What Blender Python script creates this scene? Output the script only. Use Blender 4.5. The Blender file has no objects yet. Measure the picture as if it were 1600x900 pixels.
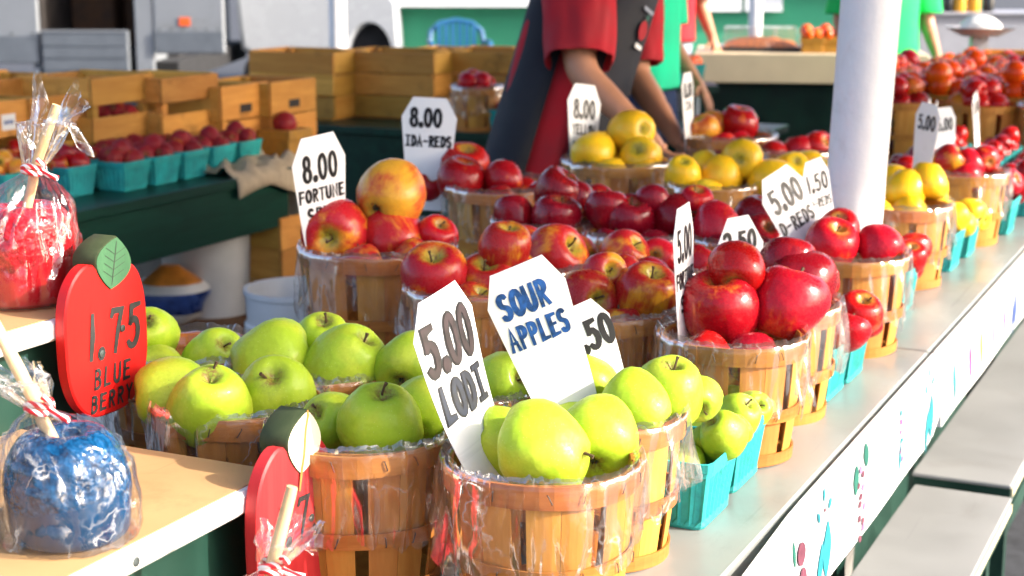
import bpy, math, random
import numpy as np
from mathutils import Vector, Matrix, Euler, noise as mnoise
R_ = math.radians
rnd = random.Random(11)
scene = bpy.context.scene
COL = scene.collection

# ------------------------------------------------------------------ camera, sky, sun, exposure
CZ = 1.44
FPX = 2500.0
PITCH = math.atan(519 / 2500)
CP, SP = math.cos(PITCH), math.sin(PITCH)
cam = bpy.data.cameras.new('camera'); cam_o = bpy.data.objects.new('camera', cam); COL.objects.link(cam_o)
cam.sensor_width = 36; cam.lens = FPX / 1600 * 36
cam.clip_start = 0.05; cam.clip_end = 2000
cam_o.location = (0, 0, CZ); cam_o.rotation_euler = (R_(90) - PITCH, 0, 0)
cam.dof.use_dof = True; cam.dof.focus_distance = 1.72; cam.dof.aperture_fstop = 8.0
scene.camera = cam_o

SUN_AZ, SUN_EL = 104.0, 28.0
world = bpy.data.worlds.new('World'); scene.world = world; world.use_nodes = True
wn = world.node_tree; wn.nodes.clear()
sky = wn.nodes.new('ShaderNodeTexSky'); sky.sky_type = 'NISHITA'; sky.sun_disc = False
sky.sun_elevation = R_(SUN_EL); sky.sun_rotation = R_(SUN_AZ)
sky.air_density = .7; sky.dust_density = 3.5; sky.ozone_density = .4
bg = wn.nodes.new('ShaderNodeBackground'); bg.inputs[1].default_value = 0.15
wo = wn.nodes.new('ShaderNodeOutputWorld')
wn.links.new(sky.outputs[0], bg.inputs[0]); wn.links.new(bg.outputs[0], wo.inputs[0])
sl = bpy.data.lights.new('sun', 'SUN'); sl.energy = 3.0; sl.angle = R_(1.0); sl.color = (1.0, 0.94, 0.84)
sun_o = bpy.data.objects.new('sun', sl); COL.objects.link(sun_o)
sdir = Vector((math.sin(R_(SUN_AZ)) * math.cos(R_(SUN_EL)), math.cos(R_(SUN_AZ)) * math.cos(R_(SUN_EL)), math.sin(R_(SUN_EL))))
sun_o.rotation_euler = sdir.to_track_quat('Z', 'Y').to_euler(); sun_o.location = (3, -1, 6)
scene.view_settings.view_transform = 'Standard'; scene.view_settings.look = 'None'
scene.view_settings.gamma = 1.0; scene.view_settings.use_curve_mapping = False
scene.view_settings.exposure = 1.76
scene.cycles.transparent_max_bounces = 24; scene.cycles.max_bounces = 8
scene.cycles.use_denoising = True

# ------------------------------------------------------------------ places
AZ = math.atan(1216 / math.hypot(2500, 519))
D1 = Vector((math.sin(AZ), math.cos(AZ), 0)); D2 = Vector((-D1.y, D1.x, 0))
T = 0.78                                   # height of the tables
def ray(px, py):
    x = (px - 800) / FPX; y = (450 - py) / FPX
    return Vector((x, CP + y * SP, -SP + y * CP))
def on_plane(px, py, z):
    r = ray(px, py); return r * ((z - CZ) / r.z) + Vector((0, 0, CZ))
def at(px, py, d): return ray(px, py) * d + Vector((0, 0, CZ))
def depth(p): return p[1] * CP - (p[2] - CZ) * SP
def proj(p):
    q = Vector(p)-Vector((0,0,CZ)); z = q.y*CP-q.z*SP; y = q.y*SP+q.z*CP
    return 800+FPX*q.x/z, 450-FPX*y/z, z
def uv(u, v, z=0.0): p = D1 * u + D2 * v; p.z = z; return p
ROT_T = math.atan2(D1.y, D1.x)             # local +X runs along the tables, local +Y away from the buyers

# ------------------------------------------------------------------ mesh helpers
class MB:
    def __init__(s): s.v = []; s.f = []; s.m = []
    def add(s, vs, fs, mi=0):
        o = len(s.v); s.v += [tuple(p) for p in vs]; s.f += [tuple(i + o for i in f) for f in fs]; s.m += [mi] * len(fs)
    def box(s, x0, x1, y0, y1, z0, z1, b=0.0, mi=0):
        if b <= 0:
            s.add([(x0,y0,z0),(x1,y0,z0),(x1,y1,z0),(x0,y1,z0),(x0,y0,z1),(x1,y0,z1),(x1,y1,z1),(x0,y1,z1)],
                  [(0,3,2,1),(4,5,6,7),(0,1,5,4),(1,2,6,5),(2,3,7,6),(3,0,4,7)], mi); return
        vs = []                                            # bevelled: three rectangles per vertical slice
        def ringp(x0,x1,y0,y1,z): return [(x0+b,y0,z),(x1-b,y0,z),(x1,y0+b,z),(x1,y1-b,z),(x1-b,y1,z),(x0+b,y1,z),(x0,y1-b,z),(x0,y0+b,z)]
        vs += ringp(x0+b,x1-b,y0+b,y1-b,z0); vs += ringp(x0,x1,y0,y1,z0+b); vs += ringp(x0,x1,y0,y1,z1-b); vs += ringp(x0+b,x1-b,y0+b,y1-b,z1)
        fs = [tuple(range(7,-1,-1)), tuple(range(24,32))]
        for k in range(3):
            for i in range(8):
                j = (i+1) % 8; fs.append((k*8+i, k*8+j, k*8+8+j, k*8+8+i))
        s.add(vs, fs, mi)
    def rings(s, rings, closed=True, cap=True, mi=0):
        n = len(rings[0]); vs = [p for r in rings for p in r]; fs = []
        for k in range(len(rings)-1):
            for i in range(n if closed else n-1):
                j = (i+1) % n; fs.append((k*n+i, k*n+j, (k+1)*n+j, (k+1)*n+i))
        if cap and closed:
            fs.append(tuple(range(n-1,-1,-1))); fs.append(tuple((len(rings)-1)*n+i for i in range(n)))
        s.add(vs, fs, mi)
    def lathe(s, prof, n=24, cap=False, mi=0):
        s.rings([[(r*math.cos(2*math.pi*i/n), r*math.sin(2*math.pi*i/n), z) for i in range(n)] for r, z in prof], True, cap, mi)
    def tube(s, pts, rad, n=8, cap=True, mi=0):
        pts = [Vector(p) for p in pts]; rad = rad if hasattr(rad, '__len__') else [rad]*len(pts)
        rr = []; up = None
        for i, p in enumerate(pts):
            t = (pts[min(i+1,len(pts)-1)] - pts[max(i-1,0)]).normalized()
            if up is None: up = Vector((0,0,1)) if abs(t.z) < .9 else Vector((1,0,0))
            a = (up - t*up.dot(t)).normalized(); b = t.cross(a); up = a
            rr.append([p + (a*math.cos(2*math.pi*k/n) + b*math.sin(2*math.pi*k/n))*rad[i] for k in range(n)])
        s.rings(rr, True, cap, mi)
    def mesh(s, name, mats, smooth=True):
        me = bpy.data.meshes.new(name); me.from_pydata(s.v, [], s.f)
        for m in (mats if isinstance(mats, (list, tuple)) else [mats]): me.materials.append(MAT[m])
        if any(s.m): me.polygons.foreach_set('material_index', s.m)
        if smooth:
            me.polygons.foreach_set('use_smooth', [True]*len(me.polygons))
            if smooth != 'all': me.set_sharp_from_angle(angle=R_(35))
        me.update(); return me
    def build(s, name, mats, parent=None, smooth=True): return obj(name, s.mesh(name, mats, smooth), parent)
def obj(name, me, parent=None, loc=None, rot=None, scale=None):
    o = bpy.data.objects.new(name, me); COL.objects.link(o)
    if parent is not None: o.parent = parent
    if loc is not None: o.location = loc
    if rot is not None: o.rotation_euler = rot
    if scale is not None: o.scale = scale
    return o
def tag(o, label, cat, group=None):
    o['label'] = label; o['category'] = cat
    if group: o['group'] = group
    return o
def thing(name, label, cat, loc=(0,0,0), rz=0, group=None):
    o = obj(name, None, None, loc, (0,0,rz)); o.empty_display_size = .05
    return tag(o, label, cat, group)
def structure(o): o['kind'] = 'structure'; return o
def prism(outline, t):
    """outline in local x,z; thickness along y (front face at y=0, back at y=t), soft edge"""
    m = MB(); n = len(outline)
    cx = sum(p[0] for p in outline)/n; cz = sum(p[1] for p in outline)/n
    def ring(k, y): return [(cx+(x-cx)*k, y, cz+(z-cz)*k) for x, z in outline]
    m.rings([ring(.975, 0), ring(1, t*.12), ring(1, t*.88), ring(.975, t)], True, True); return m

# ------------------------------------------------------------------ materials
MAT = {}
def mk(name, col=(.5,.5,.5), rough=.5, spec=.5, metal=0, coat=0):
    m = bpy.data.materials.new(name); m.use_nodes = True; nt = m.node_tree
    b = nt.nodes['Principled BSDF']
    b.inputs['Base Color'].default_value = (*col, 1); b.inputs['Roughness'].default_value = rough
    b.inputs['Specular IOR Level'].default_value = spec; b.inputs['Metallic'].default_value = metal
    b.inputs['Coat Weight'].default_value = coat; b.inputs['Coat Roughness'].default_value = .08
    MAT[name] = m; return m, nt, b
def N(nt, typ, **kw):
    n = nt.nodes.new('ShaderNode' + typ)
    for k, v in kw.items(): setattr(n, k, v)
    return n
def L(nt, a, b): nt.links.new(a, b)
def setin(n, **kw):
    for k, v in kw.items(): n.inputs[k.replace('_', ' ')].default_value = v
def coords(nt, scale=(1,1,1), rand=True, kind='Object'):
    tc = N(nt, 'TexCoord'); mp = N(nt, 'Mapping'); mp.inputs['Scale'].default_value = scale
    L(nt, tc.outputs[kind], mp.inputs['Vector'])
    if rand:
        oi = N(nt, 'ObjectInfo'); mu = N(nt, 'Math', operation='MULTIPLY'); mu.inputs[1].default_value = 37.0
        L(nt, oi.outputs['Random'], mu.inputs[0]); L(nt, mu.outputs[0], mp.inputs['Location'])
    return mp.outputs[0]
def nz(nt, vec, scale, detail=3, rough=.55, dist=0):
    n = N(nt, 'TexNoise'); setin(n, Scale=scale, Detail=detail, Roughness=rough, Distortion=dist); L(nt, vec, n.inputs['Vector']); return n.outputs['Fac']
def ramp(nt, fac, stops):
    r = N(nt, 'ValToRGB'); e = r.color_ramp.elements
    while len(e) > 1: e.remove(e[-1])
    e[0].position = stops[0][0]; e[0].color = (*stops[0][1], 1)
    for p, c in stops[1:]: k = e.new(p); k.color = (*c, 1)
    L(nt, fac, r.inputs[0]); return r.outputs[0]
def rampf(nt, fac, a, b, lo=0., hi=1.):
    r = N(nt, 'MapRange', interpolation_type='SMOOTHSTEP'); r.inputs[1].default_value = a; r.inputs[2].default_value = b
    r.inputs[3].default_value = lo; r.inputs[4].default_value = hi; L(nt, fac, r.inputs[0]); return r.outputs[0]
def mixc(nt, fac, a, b, mode='MIX'):
    m = N(nt, 'Mix', data_type='RGBA', blend_type=mode)
    for sock, val in ((m.inputs[0], fac), (m.inputs[6], a), (m.inputs[7], b)):
        if isinstance(val, (int, float)): sock.default_value = val
        elif isinstance(val, tuple): sock.default_value = (*val, 1) if len(val) == 3 else val
        else: L(nt, val, sock)
    return m.outputs[2]
def math2(nt, op, a, b):
    m = N(nt, 'Math', operation=op)
    for i, val in enumerate((a, b)):
        if isinstance(val, (int, float)): m.inputs[i].default_value = val
        else: L(nt, val, m.inputs[i])
    return m.outputs[0]
def bump(nt, b, h, strength=.3, dist=.002):
    n = N(nt, 'Bump'); n.inputs['Strength'].default_value = strength; n.inputs['Distance'].default_value = dist
    L(nt, h, n.inputs['Height']); L(nt, n.outputs[0], b.inputs['Normal'])
def hsv_rand(nt, col, dv=.25, dh=.02):
    oi = N(nt, 'ObjectInfo'); h = N(nt, 'HueSaturation')
    r = N(nt, 'MapRange'); r.inputs[3].default_value = 1-dv; r.inputs[4].default_value = 1+dv*.6; L(nt, oi.outputs['Random'], r.inputs[0]); L(nt, r.outputs[0], h.inputs['Value'])
    w = N(nt, 'TexWhiteNoise', noise_dimensions='1D'); L(nt, oi.outputs['Random'], w.inputs['W'])
    q = N(nt, 'MapRange'); q.inputs[3].default_value = .5-dh; q.inputs[4].default_value = .5+dh; L(nt, w.outputs['Value'], q.inputs[0]); L(nt, q.outputs[0], h.inputs['Hue'])
    L(nt, col, h.inputs['Color']); return h.outputs[0]

def plain(name, col, rough=.5, var=.12, scale=8, bmp=0, bscale=60, spec=.5, coat=0, metal=0, rand=0, dirt=0, dscale=3.0):
    m, nt, b = mk(name, col, rough, spec, metal, coat)
    v = coords(nt); f = nz(nt, v, scale, 5, .6)
    lo = tuple(c*(1-var*1.6) for c in col); hi = tuple(min(1, c*(1+var)) for c in col)
    c = ramp(nt, f, [(.28, lo), (.72, hi)])
    if dirt:
        d1 = nz(nt, v, dscale, 9, .72, .8); c = mixc(nt, rampf(nt, d1, .52, .74, 0, dirt), c, tuple(x*k for x, k in zip(col, (.52,.46,.38))))
        sc_ = nz(nt, coords(nt, (2.5,60,60)), 1.0, 3, .5); c = mixc(nt, rampf(nt, sc_, .68, .72, 0, dirt*.7), c, tuple(x*.55 for x in col))
    if rand: c = hsv_rand(nt, c, rand, .01)
    L(nt, c, b.inputs['Base Color'])
    L(nt, rampf(nt, f, .3, .7, max(.02, rough-.08), min(1, rough+.1)), b.inputs['Roughness'])
    if bmp: bump(nt, b, nz(nt, v, bscale, 4), bmp)
    return m
def woodmat(name, dark, lite, scale, rough=.6, rand=.25, stain=.0, bmp=.25):
    m, nt, b = mk(name, lite, rough, .35)
    v = coords(nt, scale); g = nz(nt, v, 1.0, 6, .65, .6)
    g2 = nz(nt, coords(nt, tuple(s*.12 for s in scale)), 1.0, 3)
    c = ramp(nt, g, [(.25, dark), (.5, tuple((a+b2)/2 for a, b2 in zip(dark, lite))), (.72, lite)])
    c = mixc(nt, rampf(nt, g2, .45, .7, 0, .45), c, dark)
    if stain: c = mixc(nt, rampf(nt, nz(nt, coords(nt), 9, 4), .55, .75, 0, stain), c, tuple(d*.35 for d in dark))
    c = hsv_rand(nt, c, rand, .012 if rand > .1 else .0); L(nt, c, b.inputs['Base Color']); bump(nt, b, g, bmp, .0015); return m

def applemat(name, skin, ground, cover, streak=.5, stemcol=None, rough=.3, spots=None, spot_amt=.25, blush=None, blush_amt=0., soft=.2):
    m, nt, b = mk(name, skin, rough, .28, 0, .10)
    v = coords(nt); vs = coords(nt, (1,1,.12)); raw = coords(nt, rand=False)
    big = nz(nt, v, .9, 2); st = nz(nt, vs, 7, 4, .7); fine = nz(nt, v, 14, 4)
    f = math2(nt, 'ADD', big, math2(nt, 'MULTIPLY', math2(nt, 'SUBTRACT', st, .5), streak))
    f = rampf(nt, f, cover, cover+soft)
    c = mixc(nt, f, skin, ground)
    if blush: c = mixc(nt, rampf(nt, nz(nt, coords(nt), 1.3, 2), .52, .72, 0, blush_amt), c, blush)
    # around the stem the ground colour comes through in rays
    sx = N(nt, 'SeparateXYZ'); L(nt, raw, sx.inputs[0])
    rr = math2(nt, 'SQRT', math2(nt, 'ADD', math2(nt, 'MULTIPLY', sx.outputs[0], sx.outputs[0]), math2(nt, 'MULTIPLY', sx.outputs[1], sx.outputs[1])), 0)
    rr = math2(nt, 'ADD', rr, math2(nt, 'MULTIPLY', math2(nt, 'SUBTRACT', st, .5), .5))
    if stemcol:
        near = rampf(nt, rr, .5, .12); c = mixc(nt, near, c, stemcol); c = mixc(nt, math2(nt, 'MULTIPLY', rampf(nt, rr, .30, .10), rampf(nt, fine, .40, .6)), c, (.20,.11,.03))
    c = mixc(nt, rampf(nt, fine, .35, .75, 0, .18), c, tuple(x*.6 for x in skin))
    if spots:
        vo = N(nt, 'TexVoronoi'); setin(vo, Scale=12.0); L(nt, v, vo.inputs['Vector'])
        c = mixc(nt, rampf(nt, vo.outputs['Distance'], .15, .05, 0, spot_amt), c, spots)
        v2 = N(nt, 'TexVoronoi'); setin(v2, Scale=4.2); L(nt, v, v2.inputs['Vector'])
        c = mixc(nt, rampf(nt, v2.outputs['Distance'], .075, .035, 0, .55), c, (.16,.075,.02))
    br = rampf(nt, nz(nt, coords(nt), 2.6, 3), .73, .77, 0, .5)
    c = mixc(nt, br, c, tuple(x*.55+.06*k for x, k in zip(skin, (1,.5,.1))))
    c = hsv_rand(nt, c, .18, .003)
    L(nt, c, b.inputs['Base Color']); L(nt, rampf(nt, fine, .3, .7, rough-.06, rough+.14), b.inputs['Roughness'])
    bump(nt, b, nz(nt, v, 2.2, 2), .10, .02)
    return m
applemat('lodi', (.33,.475,.020), (.44,.54,.035), .48, .25, (.24,.30,.03), .44, (.60,.68,.22), .6, (.52,.48,.03), .25)
applemat('fortune', (.40,.010,.012), (.74,.33,.02), .47, .42, (.46,.40,.04), .28, (.8,.5,.2), .25, soft=.30)
applemat('fortune_pale', (.52,.05,.02), (.76,.36,.03), .30, .4, (.55,.44,.05), .3, (.85,.55,.2), .2, soft=.35)
applemat('ida_red', (.34,.004,.009), (.60,.12,.02), .60, .6, (.34,.12,.02), .22, (.6,.15,.12), .2)
applemat('dark_red', (.22,.003,.010), (.38,.008,.012), .52, .6, (.22,.05,.015), .2, (.5,.1,.1), .2)
applemat('bright_red', (.46,.005,.010), (.60,.07,.02), .60, .6, (.5,.28,.04), .25, (.8,.35,.2), .2)
applemat('yellow', (.86,.50,.012), (.80,.55,.03), .5, .3, (.46,.40,.03), .34, (.5,.36,.03), .3, (.78,.33,.02), .4)
applemat('peach', (.30,.012,.018), (.62,.16,.02), .60, .4, (.30,.05,.02), .6)
applemat('tomato', (.84,.085,.004), (.86,.16,.008), .5, .2, (.55,.2,.02), .2)
plain('stem', (.085,.048,.018), .8, .3, 300); plain('calyx', (.05,.04,.018), .9, .3, 200)

woodmat('splint', (.42,.155,.023), (.63,.285,.056), (45,45,4), .55, .2, .22)
woodmat('hoop', (.35,.115,.019), (.55,.215,.042), (7,7,120), .45, .14, .2)
woodmat('crate_wood', (.48,.205,.030), (.74,.385,.075), (4,30,30), .7, .3, .6)
woodmat('crate_end', (.48,.205,.030), (.74,.385,.075), (30,4,30), .7, .3, .6)
woodmat('old_board', (.16,.08,.03), (.34,.19,.08), (14,3,30), .75, .3, .4)
woodmat('stick', (.55,.36,.17), (.80,.60,.34), (60,60,6), .5, .1)
woodmat('red_wood', (.48,.006,.006), (.66,.010,.008), (26,26,2.2), .42, .04, 0, .35)
woodmat('faded_red_wood', (.42,.014,.018), (.58,.035,.036), (26,26,2.2), .5, .04, 0, .4)
woodmat('leaf_wood', (.028,.085,.04), (.06,.17,.075), (20,20,4), .55, .05)
woodmat('leaf_edge_wood', (.02,.035,.012), (.06,.075,.03), (30,30,6), .7, .05)
woodmat('cream_leaf', (.70,.62,.42), (.82,.76,.60), (20,20,4), .6, .03)
plain('vein_brown', (.36,.16,.035), .6); plain('vein_dark', (.02,.03,.02), .6)
plain('screw', (.10,.12,.12), .45, .2, 80, metal=.8)
plain('staple', (.06,.055,.05), .5, .3, 100, metal=.6)
plain('grey_ink', (.020,.020,.019), .55, .35, 60)
plain('black_ink', (.004,.004,.006), .45, .3, 60)
plain('blue_ink', (.012,.085,.32), .5, .5, 90)
plain('plum_ink', (.018,.007,.009), .5, .5, 80)
plain('navy_ink', (.006,.011,.026), .5, .5, 80)
plain('card', (.80,.80,.79), .42, .02, 6, .05, 40, dirt=.22, dscale=14)
plain('teal_pulp', (.018,.36,.35), .7, .22, 30, .5, 160, rand=.12)
plain('laminate', (.235,.245,.235), .36, .10, 6, .05, 60, dirt=.45, dscale=5)
plain('white_paint', (.80,.80,.79), .38, .04, 4, .06, 40, dirt=.35, dscale=4)
plain('grey_bench', (.29,.29,.285), .45, .06, 5, .08, 70, dirt=.2, dscale=6)
plain('green_dark', (.003,.034,.022), .5, .3, 7, .15, 30)
woodmat('green_counter', (.003,.024,.015), (.007,.058,.036), (3,22,22), .38, .1, .2, .2)
plain('paper', (.47,.275,.118), .6, .06, 7, .08, 90, dirt=.4, dscale=6)
plain('enamel_post', (.76,.74,.72), .5, .05, 4, .7, 55, dirt=.30, dscale=7)
plain('p_teal', (.01,.22,.27), .5, .2, 40); plain('p_green', (.008,.11,.08), .5, .2, 40); plain('p_plum', (.14,.035,.06), .5, .2, 40)
plain('p_pink', (.45,.06,.26), .5, .2, 40); plain('p_orange', (.74,.34,.04), .5, .2, 40); plain('p_blue', (.03,.07,.24), .5, .2, 40); plain('p_lilac', (.30,.16,.34), .5, .2, 40)
plain('asphalt', (.045,.048,.058), .85, .3, 30, .6, 200)
plain('burlap', (.50,.39,.26), .9, .15, 30, .5, 220)
plain('bucket_white', (.62,.62,.61), .4, .08, 8); plain('grip', (.75,.75,.74), .4); plain('wire', (.15,.15,.15), .4, .2, 40, metal=.8)
plain('blue_bag', (.03,.07,.26), .3, .6, 14); plain('orange_bag', (.55,.2,.03), .35, .3, 14)
plain('skin', (.48,.22,.12), .5, .1, 12, .15, 120); plain('hair', (.05,.025,.012), .6, .3, 60)
plain('red_cloth', (.40,.006,.016), .85, .18, 7, .5, 14); plain('charcoal_cloth', (.013,.014,.021), .85, .3, 6, .5, 12)
plain('jean', (.012,.03,.09), .9, .3, 10, .3, 60); plain('mint_cloth', (.008,.66,.34), .85, .12, 6, .3, 20); plain('green_cloth', (.008,.62,.12), .85, .12, 6, .3, 20)
plain('grey_cloth', (.30,.33,.40), .85, .12, 6, .3, 20); plain('shoe', (.02,.02,.02), .6)
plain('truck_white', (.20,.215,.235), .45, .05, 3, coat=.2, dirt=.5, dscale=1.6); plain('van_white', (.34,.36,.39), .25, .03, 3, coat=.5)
plain('truck_grey', (.105,.12,.14), .5, .1, 10); plain('truck_dark', (.030,.024,.022), .8, .3, 5); plain('rubber', (.012,.012,.014), .8)
plain('window_dark', (.02,.022,.026), .08, .1, 3); plain('orange_mark', (.70,.10,.012), .5); plain('cargo_brown', (.10,.045,.018), .8, .3, 6)
plain('wall_green', (.035,.30,.16), .7, .08, 2); plain('wall_white', (.76,.78,.80), .6, .04, 2); plain('chair_blue', (.008,.095,.22), .4, .08, 6)
plain('cream_board', (.60,.50,.34), .6, .06, 5); plain('tray_black', (.03,.03,.032), .4); plain('dry_apricot', (.62,.19,.03), .6, .4, 60)
plain('till_wood', (.42,.20,.02), .6, .2, 20); plain('amber', (.75,.36,.02), .3, .1, 8); plain('olive', (.26,.30,.05), .4, .1, 8); plain('counter_grey', (.30,.30,.33), .5, .06, 8); plain('steel', (.55,.56,.58), .25, .1, 12, metal=.9)
plain('lilac_cloth', (.24,.12,.19), .85, .2, 8); plain('hose', (.16,.075,.03), .55, .2, 20)
plain('roof_metal', (.42,.43,.43), .5, .08, 3)
m, nt, b = mk('stripe', (.8,.8,.8), .4)
tc = N(nt, 'TexCoord'); w = N(nt, 'TexWave'); setin(w, Scale=62.0, Distortion=0.0); w.bands_direction = 'DIAGONAL'; L(nt, tc.outputs['Object'], w.inputs['Vector'])
L(nt, ramp(nt, w.outputs['Fac'], [(.47, (.80,.78,.76)), (.53, (.62,.012,.02))]), b.inputs['Base Color'])

def candymat(name, deep, lite):
    m, nt, b = mk(name, deep, .08, .35, 0, .25)
    v = coords(nt); vo = N(nt, 'TexVoronoi'); setin(vo, Scale=7.0); L(nt, v, vo.inputs['Vector'])
    f = nz(nt, v, 3.2, 5, .65, 1.2)
    c = ramp(nt, f, [(.32, deep), (.55, lite), (.72, tuple(min(1, x*1.7+.03) for x in lite))])
    L(nt, mixc(nt, rampf(nt, vo.outputs['Distance'], .25, .05, 0, .5), c, tuple(min(1, x*1.6+.02) for x in lite)), b.inputs['Base Color'])
    bump(nt, b, nz(nt, v, 4, 2), .25, .05)
candymat('candy_blue', (.001,.005,.024), (.003,.06,.16)); candymat('candy_red', (.20,.004,.008), (.44,.008,.014))

def filmmat(name, veil, veil2, gloss, crease, tint=(.97,.97,.97), bs=.5, bd=.004, rid=.5, fr=.5):
    m = bpy.data.materials.new(name); m.use_nodes = True; nt = m.node_tree; nt.nodes.clear(); MAT[name] = m
    out = N(nt, 'OutputMaterial'); tr = N(nt, 'BsdfTransparent'); tr.inputs[0].default_value = (*tint, 1)
    gl = N(nt, 'BsdfGlossy'); gl.inputs['Roughness'].default_value = .12; gl.inputs['Color'].default_value = (1,1,1,1)
    df = N(nt, 'BsdfDiffuse'); df.inputs['Color'].default_value = (.85,.85,.85,1); tl = N(nt, 'BsdfTranslucent'); tl.inputs['Color'].default_value = (.85,.85,.85,1)
    v = coords(nt); vz = coords(nt, (1,1,.35))
    cr = N(nt, 'TexVoronoi', feature='DISTANCE_TO_EDGE'); setin(cr, Scale=crease); 
    wv = N(nt, 'Mix', data_type='VECTOR'); wv.inputs[0].default_value = .12
    nn = N(nt, 'TexNoise'); setin(nn, Scale=crease*.5, Detail=4.0); L(nt, v, nn.inputs['Vector'])
    L(nt, vz, wv.inputs[4]); L(nt, nn.outputs['Color'], wv.inputs[5]); L(nt, wv.outputs[1], cr.inputs['Vector'])
    n2 = nz(nt, vz, crease*.8, 5, .7, 1.0)
    h = math2(nt, 'ADD', math2(nt, 'MULTIPLY', cr.outputs['Distance'], .8), n2)
    bp = N(nt, 'Bump'); bp.inputs['Strength'].default_value = bs; bp.inputs['Distance'].default_value = bd; L(nt, h, bp.inputs['Height'])
    for s in (gl, df, tl): L(nt, bp.outputs[0], s.inputs['Normal'])
    lw = N(nt, 'LayerWeight'); lw.inputs['Blend'].default_value = .35; L(nt, bp.outputs[0], lw.inputs['Normal'])
    fac = math2(nt, 'ADD', math2(nt, 'MULTIPLY', lw.outputs['Fresnel'], fr), gloss)
    ms = N(nt, 'MixShader'); L(nt, fac, ms.inputs[0]); L(nt, tr.outputs[0], ms.inputs[1]); L(nt, gl.outputs[0], ms.inputs[2])
    dm = N(nt, 'MixShader'); dm.inputs[0].default_value = .45; L(nt, df.outputs[0], dm.inputs[1]); L(nt, tl.outputs[0], dm.inputs[2])
    ridge = rampf(nt, cr.outputs['Distance'], .035, .0)
    vf = math2(nt, 'ADD', rampf(nt, n2, .5, .75, veil, veil2), math2(nt, 'MULTIPLY', ridge, rampf(nt, nn.outputs['Fac'], .45, .7, 0, rid)))
    m2 = N(nt, 'MixShader'); L(nt, vf, m2.inputs[0]); L(nt, ms.outputs[0], m2.inputs[1]); L(nt, dm.outputs[0], m2.inputs[2])
    L(nt, m2.outputs[0], out.inputs['Surface'])
filmmat('film', .015, .10, .03, 22, bs=.32, rid=.34, fr=.36); filmmat('film_bag', .0, .12, .06, 26, bs=.7, bd=.004, rid=.5, fr=.32)
filmmat('clear_lid', .04, .10, .10, 6, bs=.05)

# ------------------------------------------------------------------ fruit
def spline(pts, n):
    out = []; k = len(pts)-1
    for i in range(n+1):
        t = i/n*k; j = min(int(t), k-1); a = t-j
        p0, p1, p2, p3 = pts[max(j-1,0)], pts[j], pts[j+1], pts[min(j+2,k)]
        out.append(tuple(.5*((2*p1[c]) + (-p0[c]+p2[c])*a + (2*p0[c]-5*p1[c]+4*p2[c]-p3[c])*a*a + (-p0[c]+3*p1[c]-3*p2[c]+p3[c])*a**3) for c in (0,1)))
    return out
PROF = {
 'round': [(.0,.60),(.10,.63),(.25,.80),(.46,.90),(.74,.80),(.94,.46),(1,.08),(.96,-.30),(.82,-.62),(.60,-.83),(.38,-.90),(.18,-.84),(.0,-.72)],
 'conic': [(.0,.78),(.08,.80),(.20,.92),(.38,.99),(.60,.90),(.80,.60),(.94,.22),(1,-.14),(.95,-.48),(.78,-.76),(.55,-.90),(.34,-.93),(.16,-.86),(.0,-.76)],
 'heart': [(.0,.60),(.10,.64),(.26,.84),(.50,.93),(.80,.78),(.98,.40),(1,.04),(.91,-.36),(.74,-.68),(.54,-.90),(.36,-.97),(.18,-.90),(.0,-.76)],
 'ball':  [(.0,.78),(.12,.82),(.30,.90),(.55,.80),(.80,.56),(.96,.22),(1,-.05),(.94,-.36),(.78,-.64),(.52,-.86),(.26,-.94),(.0,-.95)],
}
def fruit_mesh(kind, seed, mat, rows=18, cols=26):
    r = random.Random(seed); pr = spline(PROF[kind], rows); m = MB(); ph = r.uniform(0, 6.28); lob = {'round':.02,'conic':.025,'heart':.045,'ball':.012}[kind]
    sk = (r.uniform(-.13,.13), r.uniform(-.13,.13)); off = Vector((r.uniform(0,50),)*3); rings = []
    for rad, z in pr:
        ring = []
        for i in range(cols):
            a = 2*math.pi*i/cols; d = Vector((math.cos(a)*rad, math.sin(a)*rad, z))
            k = 1 + lob*math.cos(5*a+ph)*(.5 - z*.5) + .10*mnoise.noise(d*1.0+off) + lob*.6*math.cos(3*a+ph*2)*max(0, z)
            ring.append((d.x*k + sk[0]*z, d.y*k + sk[1]*z, z*(1+.05*mnoise.noise(Vector((math.cos(a), math.sin(a), 0))*1.2+off))))
        rings.append(ring)
    m.rings(rings[::-1], True, True); return m.mesh('fruit_'+kind, mat, 'all')
def stem_mesh():
    m = MB(); m.tube([(0,0,.55),(.01,0,.75),(.05,.02,.93),(.10,.03,1.04)], [.035,.03,.032,.05], 6); return m.mesh('stem', 'stem')
def calyx_mesh():
    m = MB()
    for k in range(5):
        a = k*1.2566; c, s = math.cos(a), math.sin(a)
        m.add([(.10*c-.04*s,.10*s+.04*c,-.80),(.10*c+.04*s,.10*s-.04*c,-.80),(.06*c,.06*s,-.94),(0,0,-.72)], [(0,1,2),(0,3,1),(0,2,3),(1,3,2)])
    m.lathe([(.0,-.70),(.10,-.76),(.12,-.80)], 8); return m.mesh('calyx', 'calyx', False)
FRUIT = {}
KINDS = {'lodi':('conic',.95), 'fortune':('round',.97), 'fortune_pale':('round',.97), 'ida_red':('round',.96), 'dark_red':('heart',.96), 'bright_red':('heart',.98), 'yellow':('conic',.92), 'peach':('ball',1), 'tomato':('ball',1)}
STEM = CALYX = None
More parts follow.
